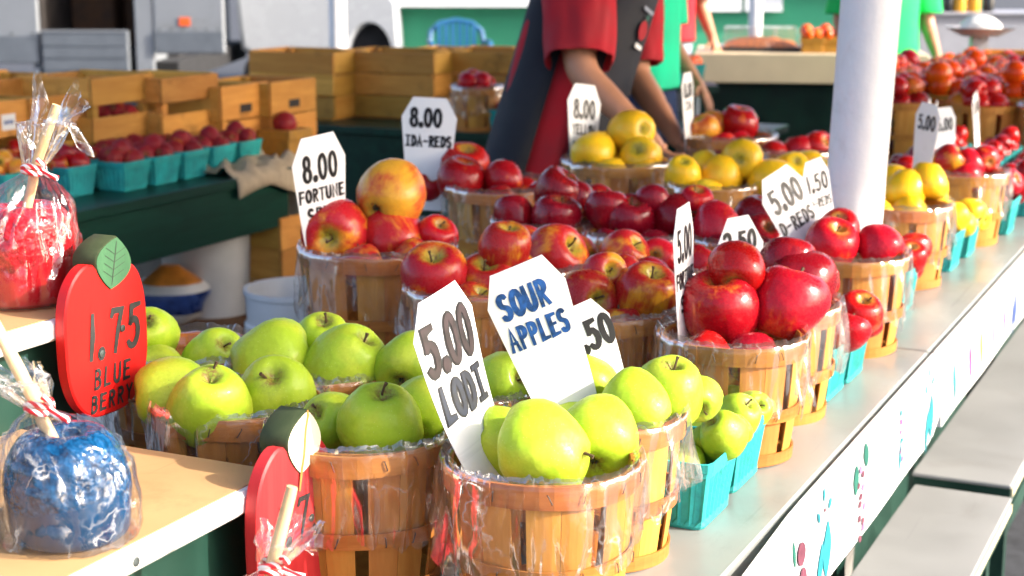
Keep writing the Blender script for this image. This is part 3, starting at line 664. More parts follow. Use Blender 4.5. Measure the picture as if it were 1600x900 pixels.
BASKETS = [  # name for labels, u, v, class, kind, fruit (px,py,diameter px, axis), basket label, apple label
 ('front', 1.409,.637,'S','lodi',[(849,702,138,(1,-.1,.35)),(787,690,108,(-.7,.4,.4)),(934,684,122,(.1,.3,-.6))],
   'splint basket of green apples with the 5.00 LODI card stuck in its side','green apple heaped in front of the 5.00 LODI card'),
 ('mid', 1.415,.853,'S','lodi',[(596,663,128,(.1,.9,.33)),(520,663,100,(-.5,.6,.6)),(668,642,112,(.2,.3,-.9))],
   'splint basket of green apples directly behind the lower faded apple-shaped sign','green apple in the basket behind the lower apple-shaped sign'),
 ('stand', 1.46,1.04,'S','lodi',[(328,634,128,(.1,.88,.35)),(272,618,118,(-1,0,.3)),(430,622,124,(0,.7,.7))],
   'splint basket of green apples against the end of the candy shelf','green apple in the basket at the end of the candy shelf'),
 ('sour', 1.595,.655,'S','lodi',[(990,638,112,(.9,-.5,.4)),(1040,617,114,(.1,.95,.3)),(910,606,112,(.2,.2,-.9)),(1092,624,70)],
   'splint basket of green apples with the SOUR APPLES card behind it','green apple heaped in front of the SOUR APPLES card'),
 ('between', 1.61,.85,'S','lodi',[(640,570,98,(.2,.3,-.8)),(785,603,100,(.3,.2,.3))],
   'splint basket of green apples half hidden behind the LODI card','green apple in the basket half hidden behind the LODI card'),
 ('second', 1.615,1.045,'S','lodi',[(540,572,120,(.55,.75,.2)),(425,565,124,(-.95,-.1,.2)),(506,538,98,(.1,.9,.4))],
   'splint basket of green apples in the second row, in front of the FORTUNE basket','green apple in the second-row basket in front of the FORTUNE basket'),
 ('tall', 1.62,1.235,'S','lodi',[(232,522,86,(.1,.4,.4))],
   'splint basket with loose crumpled liner behind the upright red apple-shaped sign','green apple behind the upright red apple-shaped sign'),
 ('fortune', 2.254,1.319,'L','fortune',[(526,361,98,(-.15,-.1,1),'fortune'),(612,372,99,(.5,-.6,.5),'fortune'),(611,305,102,(.3,.2,-.5),'fortune_pale'),(680,372,66,None,'bright_red')],
   'large splint basket of striped apples with the 8.00 FORTUNE card','red and yellow apple in the basket of the 8.00 FORTUNE card'),
 ('striped', 2.126,1.082,'S','fortune',[(678,432,100,(0,.82,.5)),(760,445,96,(0,.85,.4)),(790,388,80,(.1,.9,.2)),(808,418,56)],
   'splint basket of striped apples behind the LODI and SOUR APPLES cards','striped red apple behind the LODI and SOUR APPLES cards'),
 ('calyx', 2.091,.838,'S','fortune',[(1008,460,98,(.2,.9,.35)),(915,470,93,(.4,.2,.85)),(943,427,64,(.3,.3,.8)),(975,430,60)],
   'splint basket of striped apples beside the small card ending in 50','striped apple beside the small card ending in 50'),
 ('behindstriped', 2.335,1.085,'S','fortune',[(866,402,97,(.7,.5,.5)),(820,388,66),(902,398,58)],
   'splint basket of striped apples in front of the dark red ones, beside the FORTUNE basket','striped red apple in the basket above the SOUR APPLES card'),
 ('edge', 2.40,.90,'S','ida_red',[(975,397,72,(.5,.5,.4),'fortune'),(1030,405,62,None,'bright_red'),(1092,414,56)],
   'splint basket of red apples behind the thin edge-on 5.00 card','red apple just behind the thin edge-on 5.00 card'),
 ('big', 2.013,.631,'S','ida_red',[(1126,482,117,(-.1,.95,.25)),(1230,474,113,(.3,.9,-.2),'bright_red'),(1150,424,90,(.2,.3,-.9)),(1157,446,60)],
   'splint basket of big red apples in front of the 2.50 card','big red apple heaped in front of the 2.50 card'),
 ('twofifty', 2.225,.640,'S','dark_red',[(1247,452,110,(.2,.5,-.7)),(1228,415,86,(.2,.8,-.3)),(1275,440,70)],
   'splint basket of dark apples with bunched liner beside the 2.50 card','dark red apple next to the 2.50 card'),
 ('postfoot', 2.666,.633,'S','bright_red',[(1298,386,79,(.1,.4,.2)),(1372,386,71,(.7,-.55,.5)),(1310,360,64,None)],
   'splint basket of bright red apples at the foot of the white post','bright red apple at the foot of the white post'),
 ('dark1', 2.75,1.24,'S','dark_red',[(869,342,74,(.1,.5,.1)),(804,338,62),(872,304,76,(.4,.6,.1)),(905,312,54),(930,315,54,(.2,.2,.9),'bright_red')],
   'splint basket of dark red apples next to the IDA-REDS basket','dark red apple in the basket next to the IDA-REDS basket'),
 ('dark2', 2.70,1.03,'S','dark_red',[(983,346,77,(.1,.6,.2)),(950,330,66),(1056,342,76,(.4,.3,.3)),(1020,312,50),(1085,316,52,None,'bright_red')],
   'splint basket of dark red apples in front of the yellow ones','dark red apple in the basket in front of the yellow apples'),
 ('dark3', 2.735,.835,'S','dark_red',[(1120,355,73,None,'bright_red'),(1192,368,66,(.2,.6,.7)),(1150,368,60),(1186,345,76,(.2,.8,.1)),(1228,352,52)],
   'splint basket of dark red apples with the 5.00 REDS card at its side','dark red apple behind the 2.50 card and beside the 5.00 REDS card'),
 ('ida', 2.99,1.44,'L','ida_red',[(721,282,73,(.1,.5,.1)),(787,281,61),(725,262,77,(.1,.8,.3),'bright_red'),(670,290,48),(768,298,46,None,'bright_red')],
   'large splint basket of red apples with the 8.00 IDA-REDS card','red apple in the basket of the 8.00 IDA-REDS card'),
 ('yellow', 3.465,1.377,'L','yellow',[(927,242,69,(.3,.3,-.5)),(1000,246,70,(-.2,.5,.8)),(988,206,69,(.4,.25,.85)),(948,228,46)],
   'large splint basket of yellow apples with the 8.00 YELLOW card','yellow apple in the basket of the 8.00 YELLOW card'),
 ('yellow2', 3.363,1.108,'S','yellow',[(1068,273,57,(0,.8,.5)),(1127,277,67,(.2,.6,-.2)),(1160,248,62),(1100,262,52),(1168,265,50,(.2,.2,.9))],
   'splint basket of yellow apples next to the 8.00 YELLOW basket','yellow apple in the basket next to the 8.00 YELLOW one'),
 ('yellow3', 3.45,.92,'S','yellow',[(1206,283,70),(1238,264,58,(.1,.6,.8)),(1277,274,52),(1265,255,44)],
   'splint basket of yellow apples behind the 5.00 REDS card','yellow apple behind the 5.00 REDS card'),
 ('yellowpost', 3.261,.671,'S','yellow',[(1415,298,64,(.1,.5,-.3)),(1450,284,60,(.1,.7,-.2)),(1400,284,52),(1456,304,48)],
   'splint basket of yellow apples on the sunny side of the white post','yellow apple in the basket on the sunny side of the white post'),
 ('mixed', 4.098,1.312,'L','bright_red',[(1100,204,50,None,'fortune_pale'),(1156,194,58,(.1,.6,.1),'ida_red'),(1115,194,44,None,'fortune_pale')],
   'large lined splint basket of mixed apples with a narrow upright card','mixed red and orange apple by the narrow upright card'),
 ('farred', 4.059,1.113,'S','bright_red',[(1210,241,42),(1247,237,50),(1275,230,46),(1290,243,40)],
   'splint basket of red apples behind the yellow apples, before the cream table','red apple in the basket behind the yellow ones'),
 ('redlong', 3.821,.645,'S','bright_red',[(1482,252,52,None,'fortune'),(1515,260,50),(1538,250,46,None,'ida_red')],
   'splint basket of shiny red apples before the punnet of yellow apples','shiny red apple in the basket by the table edge past the yellow ones'),
]
for i, (nm, u, v, cls, kind, spec, blab, alab) in enumerate(BASKETS):
    R, H, F = BSPEC[cls]
    basket(u, v, cls, blab, rnd.uniform(0, 51), i, nm in ('front','mid','stand','sour','big','twofifty','fortune','calyx'))
    c = uv(u, v); fill(c, R, T+H, kind, spec, alab, 'apple', 'apples: '+alab, 6 if cls == 'S' else 8, .022, i+1, u < 2.9, None, {'lodi':.040}.get(kind, .036))

# ------------------------------------------------------------------ turquoise punnets
def punnet_mesh():
    m = MB(); H = .086; rings = []; n = 15
    def sq(h, z, rib):
        out = []
        for s in range(4):
            for i in range(n):
                t = (i+.5)/n; x = (t*2-1)*h; k = h + (rib if i % 2 else 0)
                e = min(1.0, abs(x)/h); k -= .006*max(0, e-.86)/.14
                p = ((x, -k), (k, x), (-x, k), (-k, -x))[s]; out.append((p[0], p[1], z))
        return out
    for h, z, rib in ((.050,0,0),(.0525,.004,0),(.0535,.012,-.007),(.0603,H-.022,-.007),(.0607,H-.019,0),(.0615,H-.013,0),(.0630,H-.012,0),(.0640,H-.001,0),(.0625,H,0),(.0600,H-.004,0),(.0575,H-.018,0),(.0500,.006,0)):
        rings.append(sq(h, z, rib))
    m.rings(rings, True, True); return m.mesh('punnet', 'teal_pulp', False)
PUN = punnet_mesh()
def punnet(pos, rz, label, group): return tag(obj('punnet', PUN, None, pos, (0,0,rz)), label, 'punnet', group)
def punnet_at(px, py, label, alab, kind, spec, seed, group='turquoise punnets along the table edge', extra=4):
    p = on_plane(px, py, T) + D1*.055 + D2*.055; p.z = T+.0005
    punnet(p, ROT_T, label, group)
    fill(p, .064, T+.088, kind, spec, alab, 'apple', 'apples: '+alab, extra, .026, seed, True, None, .029)
punnet_at(1100,834,'turquoise punnet of small green apples beside the SOUR APPLES basket','small green apple in the punnet beside the SOUR APPLES basket','lodi',[(1130,679,76,(-.6,.7,.3)),(1103,694,62,(.1,.3,.2)),(1150,672,46)],51)
punnet_at(1150,776,'turquoise punnet of small green apples against the basket of big red apples','small green apple in the punnet against the red apple basket','lodi',[(1150,652,74,(.1,.2,.1)),(1174,640,62,(.2,.5,.7)),(1190,636,42),(1150,630,52)],52)
punnet_at(1295,633,'turquoise punnet of red apples beside the bunched liner of a basket','red apple in the punnet beside the bunched liner','dark_red',[(1325,520,60,(.2,.5,-.1),'bright_red'),(1300,510,50)],53)
punnet_at(1327,604,'turquoise punnet of red apples just before the seam of the table','red apple in the punnet just before the seam of the table','bright_red',[(1345,490,68,(.1,.85,.5)),(1358,508,40)],54)
punnet_at(1411,495,'turquoise punnet of red apples beside the basket at the foot of the post','red apple in the punnet beside the basket at the post','bright_red',[(1424,402,48),(1418,420,44),(1428,386,46)],55)
punnet_at(1487,427,'turquoise punnet of yellow apples, the nearer of two to the post','yellow apple in the punnet nearer the post','yellow',[(1490,340,48),(1505,350,40),(1480,335,42)],56)
punnet_at(1513,405,'turquoise punnet of yellow apples, behind its twin and before the shiny red basket','yellow apple in the punnet behind its twin','yellow',[(1515,332,46),(1526,340,38)],57)
punnet_at(1576,369,'turquoise punnet of red apples past the shiny red apple basket','red apple in the punnet past the shiny red basket','bright_red',[(1572,285,42),(1590,295,42)],58)

# heaps farther down the long table: punnets and baskets stand singly, their small fruit is one mass
far = random.Random(5)
heap = MB(); HK = ['bright_red', 'ida_red', 'dark_red', 'fortune']
def heap_fruit(kind, pos, r):
    pr = spline(PROF['round'], 9); q = Euler((far.gauss(0,.8), far.gauss(0,.8), far.uniform(0,6.28))).to_matrix()
    heap.rings([[Vector(pos)+q@Vector((rad*r*math.cos(a), rad*r*math.sin(a), z*r)) for a in [2*math.pi*k/14 for k in range(14)]] for rad, z in pr][::-1], True, True, HK.index(kind))
pl_ = ['turquoise punnet of red apples standing in a row far down the table past the shiny red basket']
for k, (u, v) in enumerate([(4.30+.152*j, .60+.155*i) for j in range(6) for i in range(3)]):
    p = uv(u, v, T+.0005); punnet(p, ROT_T+far.uniform(-.05,.05), 'turquoise punnet of red apples in the block far down the table', 'punnets in the block far down the table')
    for q in range(5):
        heap_fruit(far.choice(['bright_red','ida_red','dark_red']), uv(u+(-.026 if q % 2 else .026), v+(-.026 if q//2 else .026), T+.075+far.uniform(0,.014)+(.03 if q == 4 else 0)), .030)
for k in range(3):
    u = 5.36; v = .62+(k % 5)*.25
    lab = ('large splint basket of crimson apples at the far end of the table', 'large splint basket of bright red apples at the far end of the table')[k % 2]
    basket(u, v, 'L', lab, far.uniform(0,50), k, False, has_liner=k % 3 == 0, group='large baskets at the far end %d' % (k % 2))
    for q in range(12):
        a = q*2.4; dd = .085*math.sqrt((q+.3)/11) if q < 8 else .03
        heap_fruit(('ida_red','bright_red')[k % 2] if far.random() < .75 else 'fortune', uv(u+dd*math.cos(a), v+dd*math.sin(a), T+.19+(.0 if q < 8 else .05)+far.uniform(-.01,.01)), .039)
ho = heap.build('apple_heaps', HK, None, 'all'); ho['kind'] = 'stuff'; ho['label'] = 'red and dark apples heaped in the far punnets and baskets'; ho['category'] = 'apples'
# raised tomato stand beyond
ts = thing('tomato_stand', 'raised green stand crowded with orange red tomatoes', 'stand', (0,0,0), ROT_T)
part_box(ts, 'stand_top', 'green_dark', 5.50, 7.4, .3, 1.38, .86, .89)
for u in (5.56, 7.34):
    for v in (.4, 1.3): part_box(ts, 'leg', 'green_dark', u-.03, u+.03, v-.03, v+.03, 0, .86)
till_m = MB(); till_m.box(-.11,.11,-.07,.07,0,.075,.003); till_m.box(-.118,.118,-.078,.078,.055,.088,.003); TILL = till_m.mesh('till', 'till_wood', False)
for j in range(10):
    for i in range(4):
        u = 5.60+.165*j; v = .46+.25*i
        o = obj('fruit_till', TILL, None, uv(u, v, .8905), (0,0,ROT_T+math.pi/2)); tag(o, 'shallow wooden till of tomatoes on the raised stand', 'till', 'tills of tomatoes on the raised stand')
        n = 7 if j < 5 else 5
        for q in range(n):
            pos = uv(u+((q % 2)-.5)*.075+far.uniform(-.01,.01), v+((min(q,5)//2)-1)*.078+far.uniform(-.01,.01), .8905+.095+far.uniform(-.008,.028)+(.05 if q == 6 else 0))
            fruit(far.choice(['tomato','tomato','tomato','tomato','bright_red']), pos, .042+far.uniform(-.004,.005), 'orange red tomato heaped on the raised stand', 'tomato', 'tomatoes on the raised stand', None, False, far)

# ------------------------------------------------------------------ lettering drawn with a marker
def arc(cx, cy, rx, ry, a0, a1, n=10): return [(cx+rx*math.cos(R_(a0+(a1-a0)*i/n)), cy+ry*math.sin(R_(a0+(a1-a0)*i/n))) for i in range(n+1)]
GL = {
 '0': [arc(.5,.5,.34,.46,90,450,22)], '1': [[(.42,.97),(.5,.5),(.46,.03)]], '.': [arc(.5,.09,.10,.08,0,360,10)],
 '2': [arc(.48,.72,.32,.25,165,-20,9)+[(.6,.42),(.18,.06),(.86,.08)]],
 '5': [[(.82,.95),(.30,.93),(.26,.56)], [(.26,.56)]+arc(.46,.34,.36,.30,110,-140,12)],
 '7': [[(.14,.84),(.22,.95),(.82,.93),(.62,.5),(.50,.04)]],
 '8': [arc(.5,.74,.27,.23,-90,270,16), arc(.5,.27,.33,.25,90,450,16)],
 'A': [[(.12,.03),(.48,.97),(.86,.03)], [(.26,.36),(.74,.36)]], 'B': [[(.2,.03),(.22,.96)], [(.22,.96)]+arc(.42,.74,.34,.21,80,-85,8)+[(.24,.53)], [(.24,.53)]+arc(.44,.28,.40,.25,80,-90,8)+[(.2,.03)]],
 'D': [[(.2,.03),(.22,.96)], [(.22,.96)]+arc(.32,.5,.52,.45,80,-85,12)+[(.2,.03)]], 'E': [[(.82,.94),(.22,.94),(.2,.05),(.84,.06)], [(.21,.52),(.7,.53)]],
 'F': [[(.82,.94),(.22,.94),(.2,.03)], [(.21,.5),(.7,.52)]], 'I': [[(.2,.95),(.8,.95)], [(.5,.95),(.5,.05)], [(.2,.05),(.8,.05)]], 'L': [[(.24,.96),(.2,.06),(.8,.07)]],
 'N': [[(.16,.03),(.18,.96),(.8,.05),(.82,.96)]], 'O': [arc(.5,.5,.36,.45,90,450,20)], 'P': [[(.22,.03),(.22,.96)], [(.22,.96)]+arc(.42,.72,.38,.23,80,-90,8)+[(.22,.48)]],
 'R': [[(.22,.03),(.22,.96)], [(.22,.96)]+arc(.42,.73,.36,.22,80,-90,8)+[(.22,.5)], [(.42,.5),(.82,.03)]], 'S': [arc(.5,.73,.30,.22,40,230,10)+arc(.48,.27,.32,.23,60,-150,10)],
 'T': [[(.1,.95),(.9,.95)], [(.5,.95),(.5,.03)]], 'U': [[(.16,.97),(.18,.4)]+arc(.5,.34,.32,.30,180,360,10)+[(.84,.97)]], 'Y': [[(.14,.96),(.5,.52),(.86,.96)], [(.5,.52),(.48,.03)]],
 'W': [[(.06,.96),(.28,.04),(.5,.7),(.72,.04),(.94,.96)]], 'C': [arc(.52,.5,.36,.45,55,305,14)], '-': [[(.2,.5),(.8,.5)]],
}
def text_strokes(txt, x0, y0, w, h, gap=.12, slant=0.):
    """fit txt into a box; '.' is narrow"""
    ws = [.42 if c == '.' else .45 if c == '1' else 1.0 for c in txt]; tot = sum(ws)+gap*(len(txt)-1); k = w/tot; x = x0; out = []
    for c, cw in zip(txt, ws):
        for st in GL[c]:
            pts = [(x + ((p[0]-.5)*(1 if c not in '.1' else 1.0)+cw/2)*k, y0+p[1]*h) for p in st]; out.append([(a+slant*(b-y0), b) for a, b in pts])
        x += (cw+gap)*k
    return out
def ribbon(m, pts, wd, f, off, jit=None):
    """flat brush stroke on a surface given by f(x, y, offset)"""
    P = [Vector((p[0], p[1])) for p in pts]; closed = (P[0]-P[-1]).length < 1e-6
    if not closed:
        P[0] = P[0] - (P[1]-P[0]).normalized()*wd*.35; P[-1] = P[-1] + (P[-1]-P[-2]).normalized()*wd*.35
    n = len(P); vs = []
    for i, p in enumerate(P):
        a = P[i-1] if i > 0 else (P[-2] if closed else p); b2 = P[i+1] if i < n-1 else (P[1] if closed else p)
        d1 = (p-a).normalized() if (p-a).length > 1e-9 else (b2-p).normalized(); d2 = (b2-p).normalized() if (b2-p).length > 1e-9 else d1
        t = (d1+d2); t = t.normalized() if t.length > 1e-6 else d1
        nn = Vector((-t.y, t.x)); k = min(1.6, 1/max(.5, nn.dot(Vector((-d1.y, d1.x)))))
        j = 1 + (.16*mnoise.noise(Vector((p.x*300, p.y*300, 1.7))) if jit is None else 0)
        e = .7 if (not closed and i in (0, n-1)) else 1
        for s in (1, -1): q = p + nn*s*wd*.5*k*j*e; vs.append(f(q.x, q.y, off))
    m.add(vs, [(2*i, 2*i+1, 2*i+3, 2*i+2) for i in range(n-1)])
def frame_axes(yaw, lean, roll):
    y, l, r = R_(yaw), R_(lean), R_(roll)
    nrm = Vector((math.sin(y), -math.cos(y), 0)); x = Vector((math.cos(y), math.sin(y), 0)); up = Vector((0,0,1))*math.cos(l) - nrm*math.sin(l)
    return x*math.cos(r)+up*math.sin(r), -x*math.sin(r)+up*math.cos(r)
def card(base, yaw, lean, roll, w, H, lines, label, bend=.02, curl=.0, topw=.3, mid=.78, foot=.36, down=.05, group='white price cards'):
    """lines: (text, y centre as share of H, width share, height share, stroke share, ink, x shift)"""
    X, Y = frame_axes(yaw, lean, roll); Z = X.cross(Y)
    t = thing('price_card', label, 'price card', base, 0, group); t.rotation_mode = 'QUATERNION'
    t.rotation_quaternion = Matrix((X, Y, Z)).transposed().to_quaternion()
    def f(x, y, o): return (x, y, o - bend*(x/w)**2*w*1.2 + curl*H*max(0, 1-y/(H*.6))**2)
    def half(y):
        s = y/H
        if s < 0: return foot*w
        if s < mid: return w*(foot+(.5-foot)*(s/mid)**.8)
        return w*(.5-(.5-topw)*(s-mid)/(1-mid))
    ys = [-down + (mid*H+down)*i/12 for i in range(13)] + [mid*H+(1-mid)*H*i/4 for i in range(1,5)]
    m = MB(); nx = 8; rings = []
    for y in ys:
        h = half(y); xs = [-h+2*h*i/nx for i in range(nx+1)]
        rings.append([f(x, y, 0) for x in xs] + [f(x, y, -.0008) for x in xs[::-1]])
    m.rings(rings, True, True); m.build('card', 'card', t)
    for (txt, yc, ws, hs, st, ink, dx) in lines:
        mm = MB(); hh = hs*H; ww = ws*w
        for s in text_strokes(txt, -ww/2+dx*w, yc*H-hh/2, ww, hh):
            ribbon(mm, s, st*w, f, .0006)
        if ink in ('plum_ink', 'navy_ink'):
            m2 = MB()
            for s in text_strokes(txt, -ww/2+dx*w, yc*H-hh/2, ww, hh): ribbon(m2, s, st*w*.62, f, .0010)
            mm.build('lettering', 'black_ink', t, False); m2.build('lettering', ink, t, False)
        else: mm.build('lettering', ink, t, False)
    return t
card((-.036,1.575,.945), 56, 8, 11, .104, .172, [('5.00',.70,.80,.30,.11,'plum_ink',-.02),('LODI',.36,.72,.22,.10,'navy_ink',.0)], 'white card reading 5.00 LODI stuck beside green apples', .10, .05, .31, .80)
card((.063,1.711,.950), 14, -14, 22, .090, .190, [('SOUR',.78,.62,.17,.07,'blue_ink',-.06),('APPLES',.56,.76,.15,.06,'blue_ink',-.02)], 'white card with SOUR APPLES in blue letters behind green apples', .05, .06, .33, .80)
card(at(950,620,1.84), 16, 4, 20, .072, .115, [('2.50',.66,.84,.30,.10,'black_ink',.06)], 'white card ending in 50, half hidden behind the SOUR APPLES card', .05)
card((-.310,2.630,.959), 37, -8, 8, .100, .200, [('8.00',.73,.66,.22,.065,'black_ink',0),('FORTUNE',.50,.86,.11,.05,'black_ink',0),('SPY',.33,.44,.12,.055,'black_ink',-.08)], 'white card reading 8.00 FORTUNE stuck in a large basket', .06, .0)
card((-.182,3.389,.955), -1, -6, -3, .117, .195, [('8.00',.78,.58,.20,.065,'black_ink',-.06),('IDA-REDS',.52,.84,.12,.05,'black_ink',0)], 'white card reading 8.00 IDA-REDS above red apples', .06)
card((.169,3.778,.960), 38, 8, -8, .102, .185, [('8.00',.68,.66,.24,.075,'black_ink',0),('YELLOW',.42,.70,.13,.05,'black_ink',0),('DELIC',.20,.66,.12,.045,'black_ink',0)], 'white card reading 8.00 YELLOW standing in front of the bending person', .06)
card((.530,2.765,.925), 28, 12, 24, .100, .165, [('5.00',.72,.74,.26,.075,'black_ink',0),('D-REDS',.42,.80,.15,.055,'black_ink',0)], 'white card reading 5.00 with REDS below, leaning at the foot of the post', .05)
card(at(1290,352,2.93), 30, 4, 13, .062, .125, [('1.50',.66,.78,.26,.08,'black_ink',0),('D-REDS',.36,.80,.14,.05,'black_ink',0)], 'narrow white card reading 1.50 against the white post', .05)
card(at(1073,528,2.20), 68, 2, 2, .098, .185, [('5.00',.72,.72,.24,.07,'black_ink',0),('FORTUNE',.46,.84,.12,.05,'black_ink',0),('SPY',.28,.5,.12,.05,'black_ink',0)], 'thin white 5.00 card turned almost edge-on beside big red apples', .04)
card(at(1160,440,2.42), 26, 2, 5, .085, .10, [('2.50',.62,.70,.30,.075,'black_ink',0)], 'small white card reading 2.50 behind big red apples', .04, 0, .22, .55, .45)
card(at(1077,205,4.24), 66, 3, 0, .10, .155, [('8.00',.70,.72,.24,.07,'black_ink',0),('IDA',.44,.60,.14,.05,'black_ink',0)], 'narrow upright white card in the basket of mixed apples', .04)
for px, py, d, yw, rl, ww, lab in ((1527,215,4.6,60,14,.07,'slanting white card standing among the far red apples'), (1440,255,3.6,-62,-4,.08,'grey backed card behind yellow apples, seen from its unlit side'), (1452,232,4.4,70,3,.08,'narrow white card behind the grey backed card'), (1463,232,4.5,72,0,.08,'very narrow white card next to another in front of the punnet block'), (1478,250,4.1,10,4,.06,'short white card just behind the shiny red apples')):
    card(at(px, py, d), yw, 2, rl, ww, .135, [('5.00',.68,.7,.24,.07,'black_ink',0)], lab, .04)

# ------------------------------------------------------------------ candy stand
ZT1, ZT2, ZT0 = .93, 1.05, .792
FV1, FV2, FV0 = .872, 1.185, .66
cs = thing('candy_stand', 'stepped green candy stand with paper covered shelves and white front edges', 'stand', (0,0,0), ROT_T)
def shelf(z, v0, v1, u0, u1, par=cs):
    part_box(par, 'shelf_board', 'white_paint', u0, u1, v0, v1, z-.024, z-.0012, .004)
    part_box(par, 'shelf_paper', 'paper', u0+.001, u1-.004, v0+.010, v1-.002, z-.0010, z)
shelf(ZT1, FV1, 1.30, .35, 1.300); shelf(ZT2, FV2, 1.62, .35, 1.42); shelf(ZT0, FV0, .90, .35, 1.20)
part_box(cs, 'riser_panel', 'green_dark', .36, 1.29, FV1+.035, FV1+.05, .0, ZT1-.0245)
part_box(cs, 'riser_panel', 'green_dark', .36, 1.41, FV2+.03, FV2+.045, ZT1+.0005, ZT2-.0245)
part_box(cs, 'riser_panel', 'green_dark', .36, 1.19, FV0+.03, FV0+.045, .0, ZT0-.0245)
part_box(cs, 'end_panel', 'green_dark', 1.270, 1.284, FV1+.055, 1.28, .0, ZT1-.0245)
part_box(cs, 'end_panel', 'green_dark', 1.395, 1.409, FV2+.05, 1.60, T+.02, ZT2-.0245)
for k in range(3):
    m = MB(); m.lathe([(.0045,0),(.0045,.0008),(.001,.0014)], 12, True); sc = m.build('nail', 'screw', cs); sc.rotation_euler = (R_(90),0,0); sc.location = (1.06-.25*k, FV1-.0002, ZT1-.013)

def apple_outline(w, h, n=64):
    """heart-topped board: straight sides, two shoulders and a notch"""
    out = []
    for i in range(n):
        a = 2*math.pi*i/n - math.pi/2; c, s = math.cos(a), math.sin(a)
        x = w*.5*math.copysign(abs(c)**.56, c); z = h*.5*math.copysign(abs(s)**.62, s)
        if s > 0: z -= h*.15*math.exp(-((x-w*.08)/(w*.13))**2); z += h*.035*math.exp(-((x+w*.20)/(w*.16))**2) + h*.01*math.exp(-((x-w*.33)/(w*.10))**2)
        else: x *= 1-.20*abs(s)**1.5
        out.append((x, z))
    return out
def apple_sign(u, v, zc, w, h, red, faded, lab):
    t = thing('apple_sign', lab, 'sign', uv(u, v, zc), ROT_T, 'apple-shaped board signs of the candy stand'); th = .016
    ol = apple_outline(w, h); b = prism(ol, -th)
    body = b.build('board', red, t)
    lw, lh = w*.36, h*.36; cx, cz = w*.10, h*.50
    lf = leafpoly(0, 0, lw*1.25, lh, R_(-14), 14, .85)
    lo = [(cx+x, cz+z) for x, z in lf]
    leaf = MB(); n = len(lo)
    mx = sum(p[0] for p in lo)/n; mz = sum(p[1] for p in lo)/n
    leaf.rings([[(mx+(x-mx)*k, y, mz+(z-mz)*k) for x, z in lo] for k, y in ((.97,-th-.001),(1,-th+.001),(1,th*.9),(.97,th))][::-1], True, True)
    leaf_o = leaf.build('leaf', 'leaf_edge_wood', t)
    face = MB(); face.add([(mx+(x-mx)*.955, -th-.0018, mz+(z-mz)*.955) for x, z in lo], [tuple(range(n))[::-1]]); face.build('leaf_face', 'cream_leaf' if faded else 'leaf_wood', leaf_o, False)
    f = lambda x, y, o: (x, -th-.0022-o, y)
    vm = MB(); d = Vector((math.sin(R_(14)), math.cos(R_(14))))
    if faded:
        ribbon(vm, [(cx-d.x*lh*.72+.004*math.sin(k), cz-d.y*lh*.72+k*0) for k in (0,)] + [(cx+d.x*lh*s+.0012*math.sin(s*23), cz+d.y*lh*s) for s in (-.4,-.2,0,.2,.4,.47)], .0042, f, 0); vm.build('leaf_vein', 'vein_brown', leaf_o, False)
    else:
        ribbon(vm, [(cx+d.x*lh*s, cz+d.y*lh*s) for s in (-.4,-.2,0,.2,.4)], .0014, f, 0)
        for s in (-.26,-.12,.02,.16):
            for sg in (-1,1): ribbon(vm, [(cx+d.x*lh*s, cz+d.y*lh*s), (cx+d.x*lh*(s+.14)+sg*lw*.34, cz+d.y*lh*(s+.13)-sg*.002)], .0009, f, 0)
        vm.build('leaf_vein', 'vein_dark', leaf_o, False)
    ff = lambda x, y, o: (x, -th-.0009-o, y)
    def write(txt, x0, y0, ww, hh, st):
        mm = MB()
        for s in text_strokes(txt, x0, y0, ww, hh, .22, .14): ribbon(mm, s, st, ff, 0)
        mm.build('lettering', 'grey_ink', t, False)
    if not faded:
        write('1.75', -w*.26, -h*.10, w*.64, h*.30, .0078); write('BLUE', -w*.22, -h*.30, w*.46, h*.13, .0042); write('BERRY', -w*.27, -h*.45, w*.52, h*.11, .0040)
    else:
        write('1.75', -w*.28, -h*.04, w*.62, h*.24, .0060)
    for x, z in ((-w*.10, -h*.075), (w*.17, h*.05)):
        m = MB(); m.lathe([(.0042,0),(.0042,.001),(.001,.0016)], 14, True); sc = m.build('screw', 'screw', t); sc.rotation_euler = (R_(90),0,0); sc.location = (x, -th-.0009, z)
    return t
apple_sign(1.392, FV2-.001, 1.015, .140, .172, 'red_wood', False, 'upright red apple-shaped board reading 1.75 with a painted green leaf')
apple_sign(1.292, FV1-.001, .868, .142, .185, 'faded_red_wood', True, 'faded red apple-shaped board with a bare cream leaf')

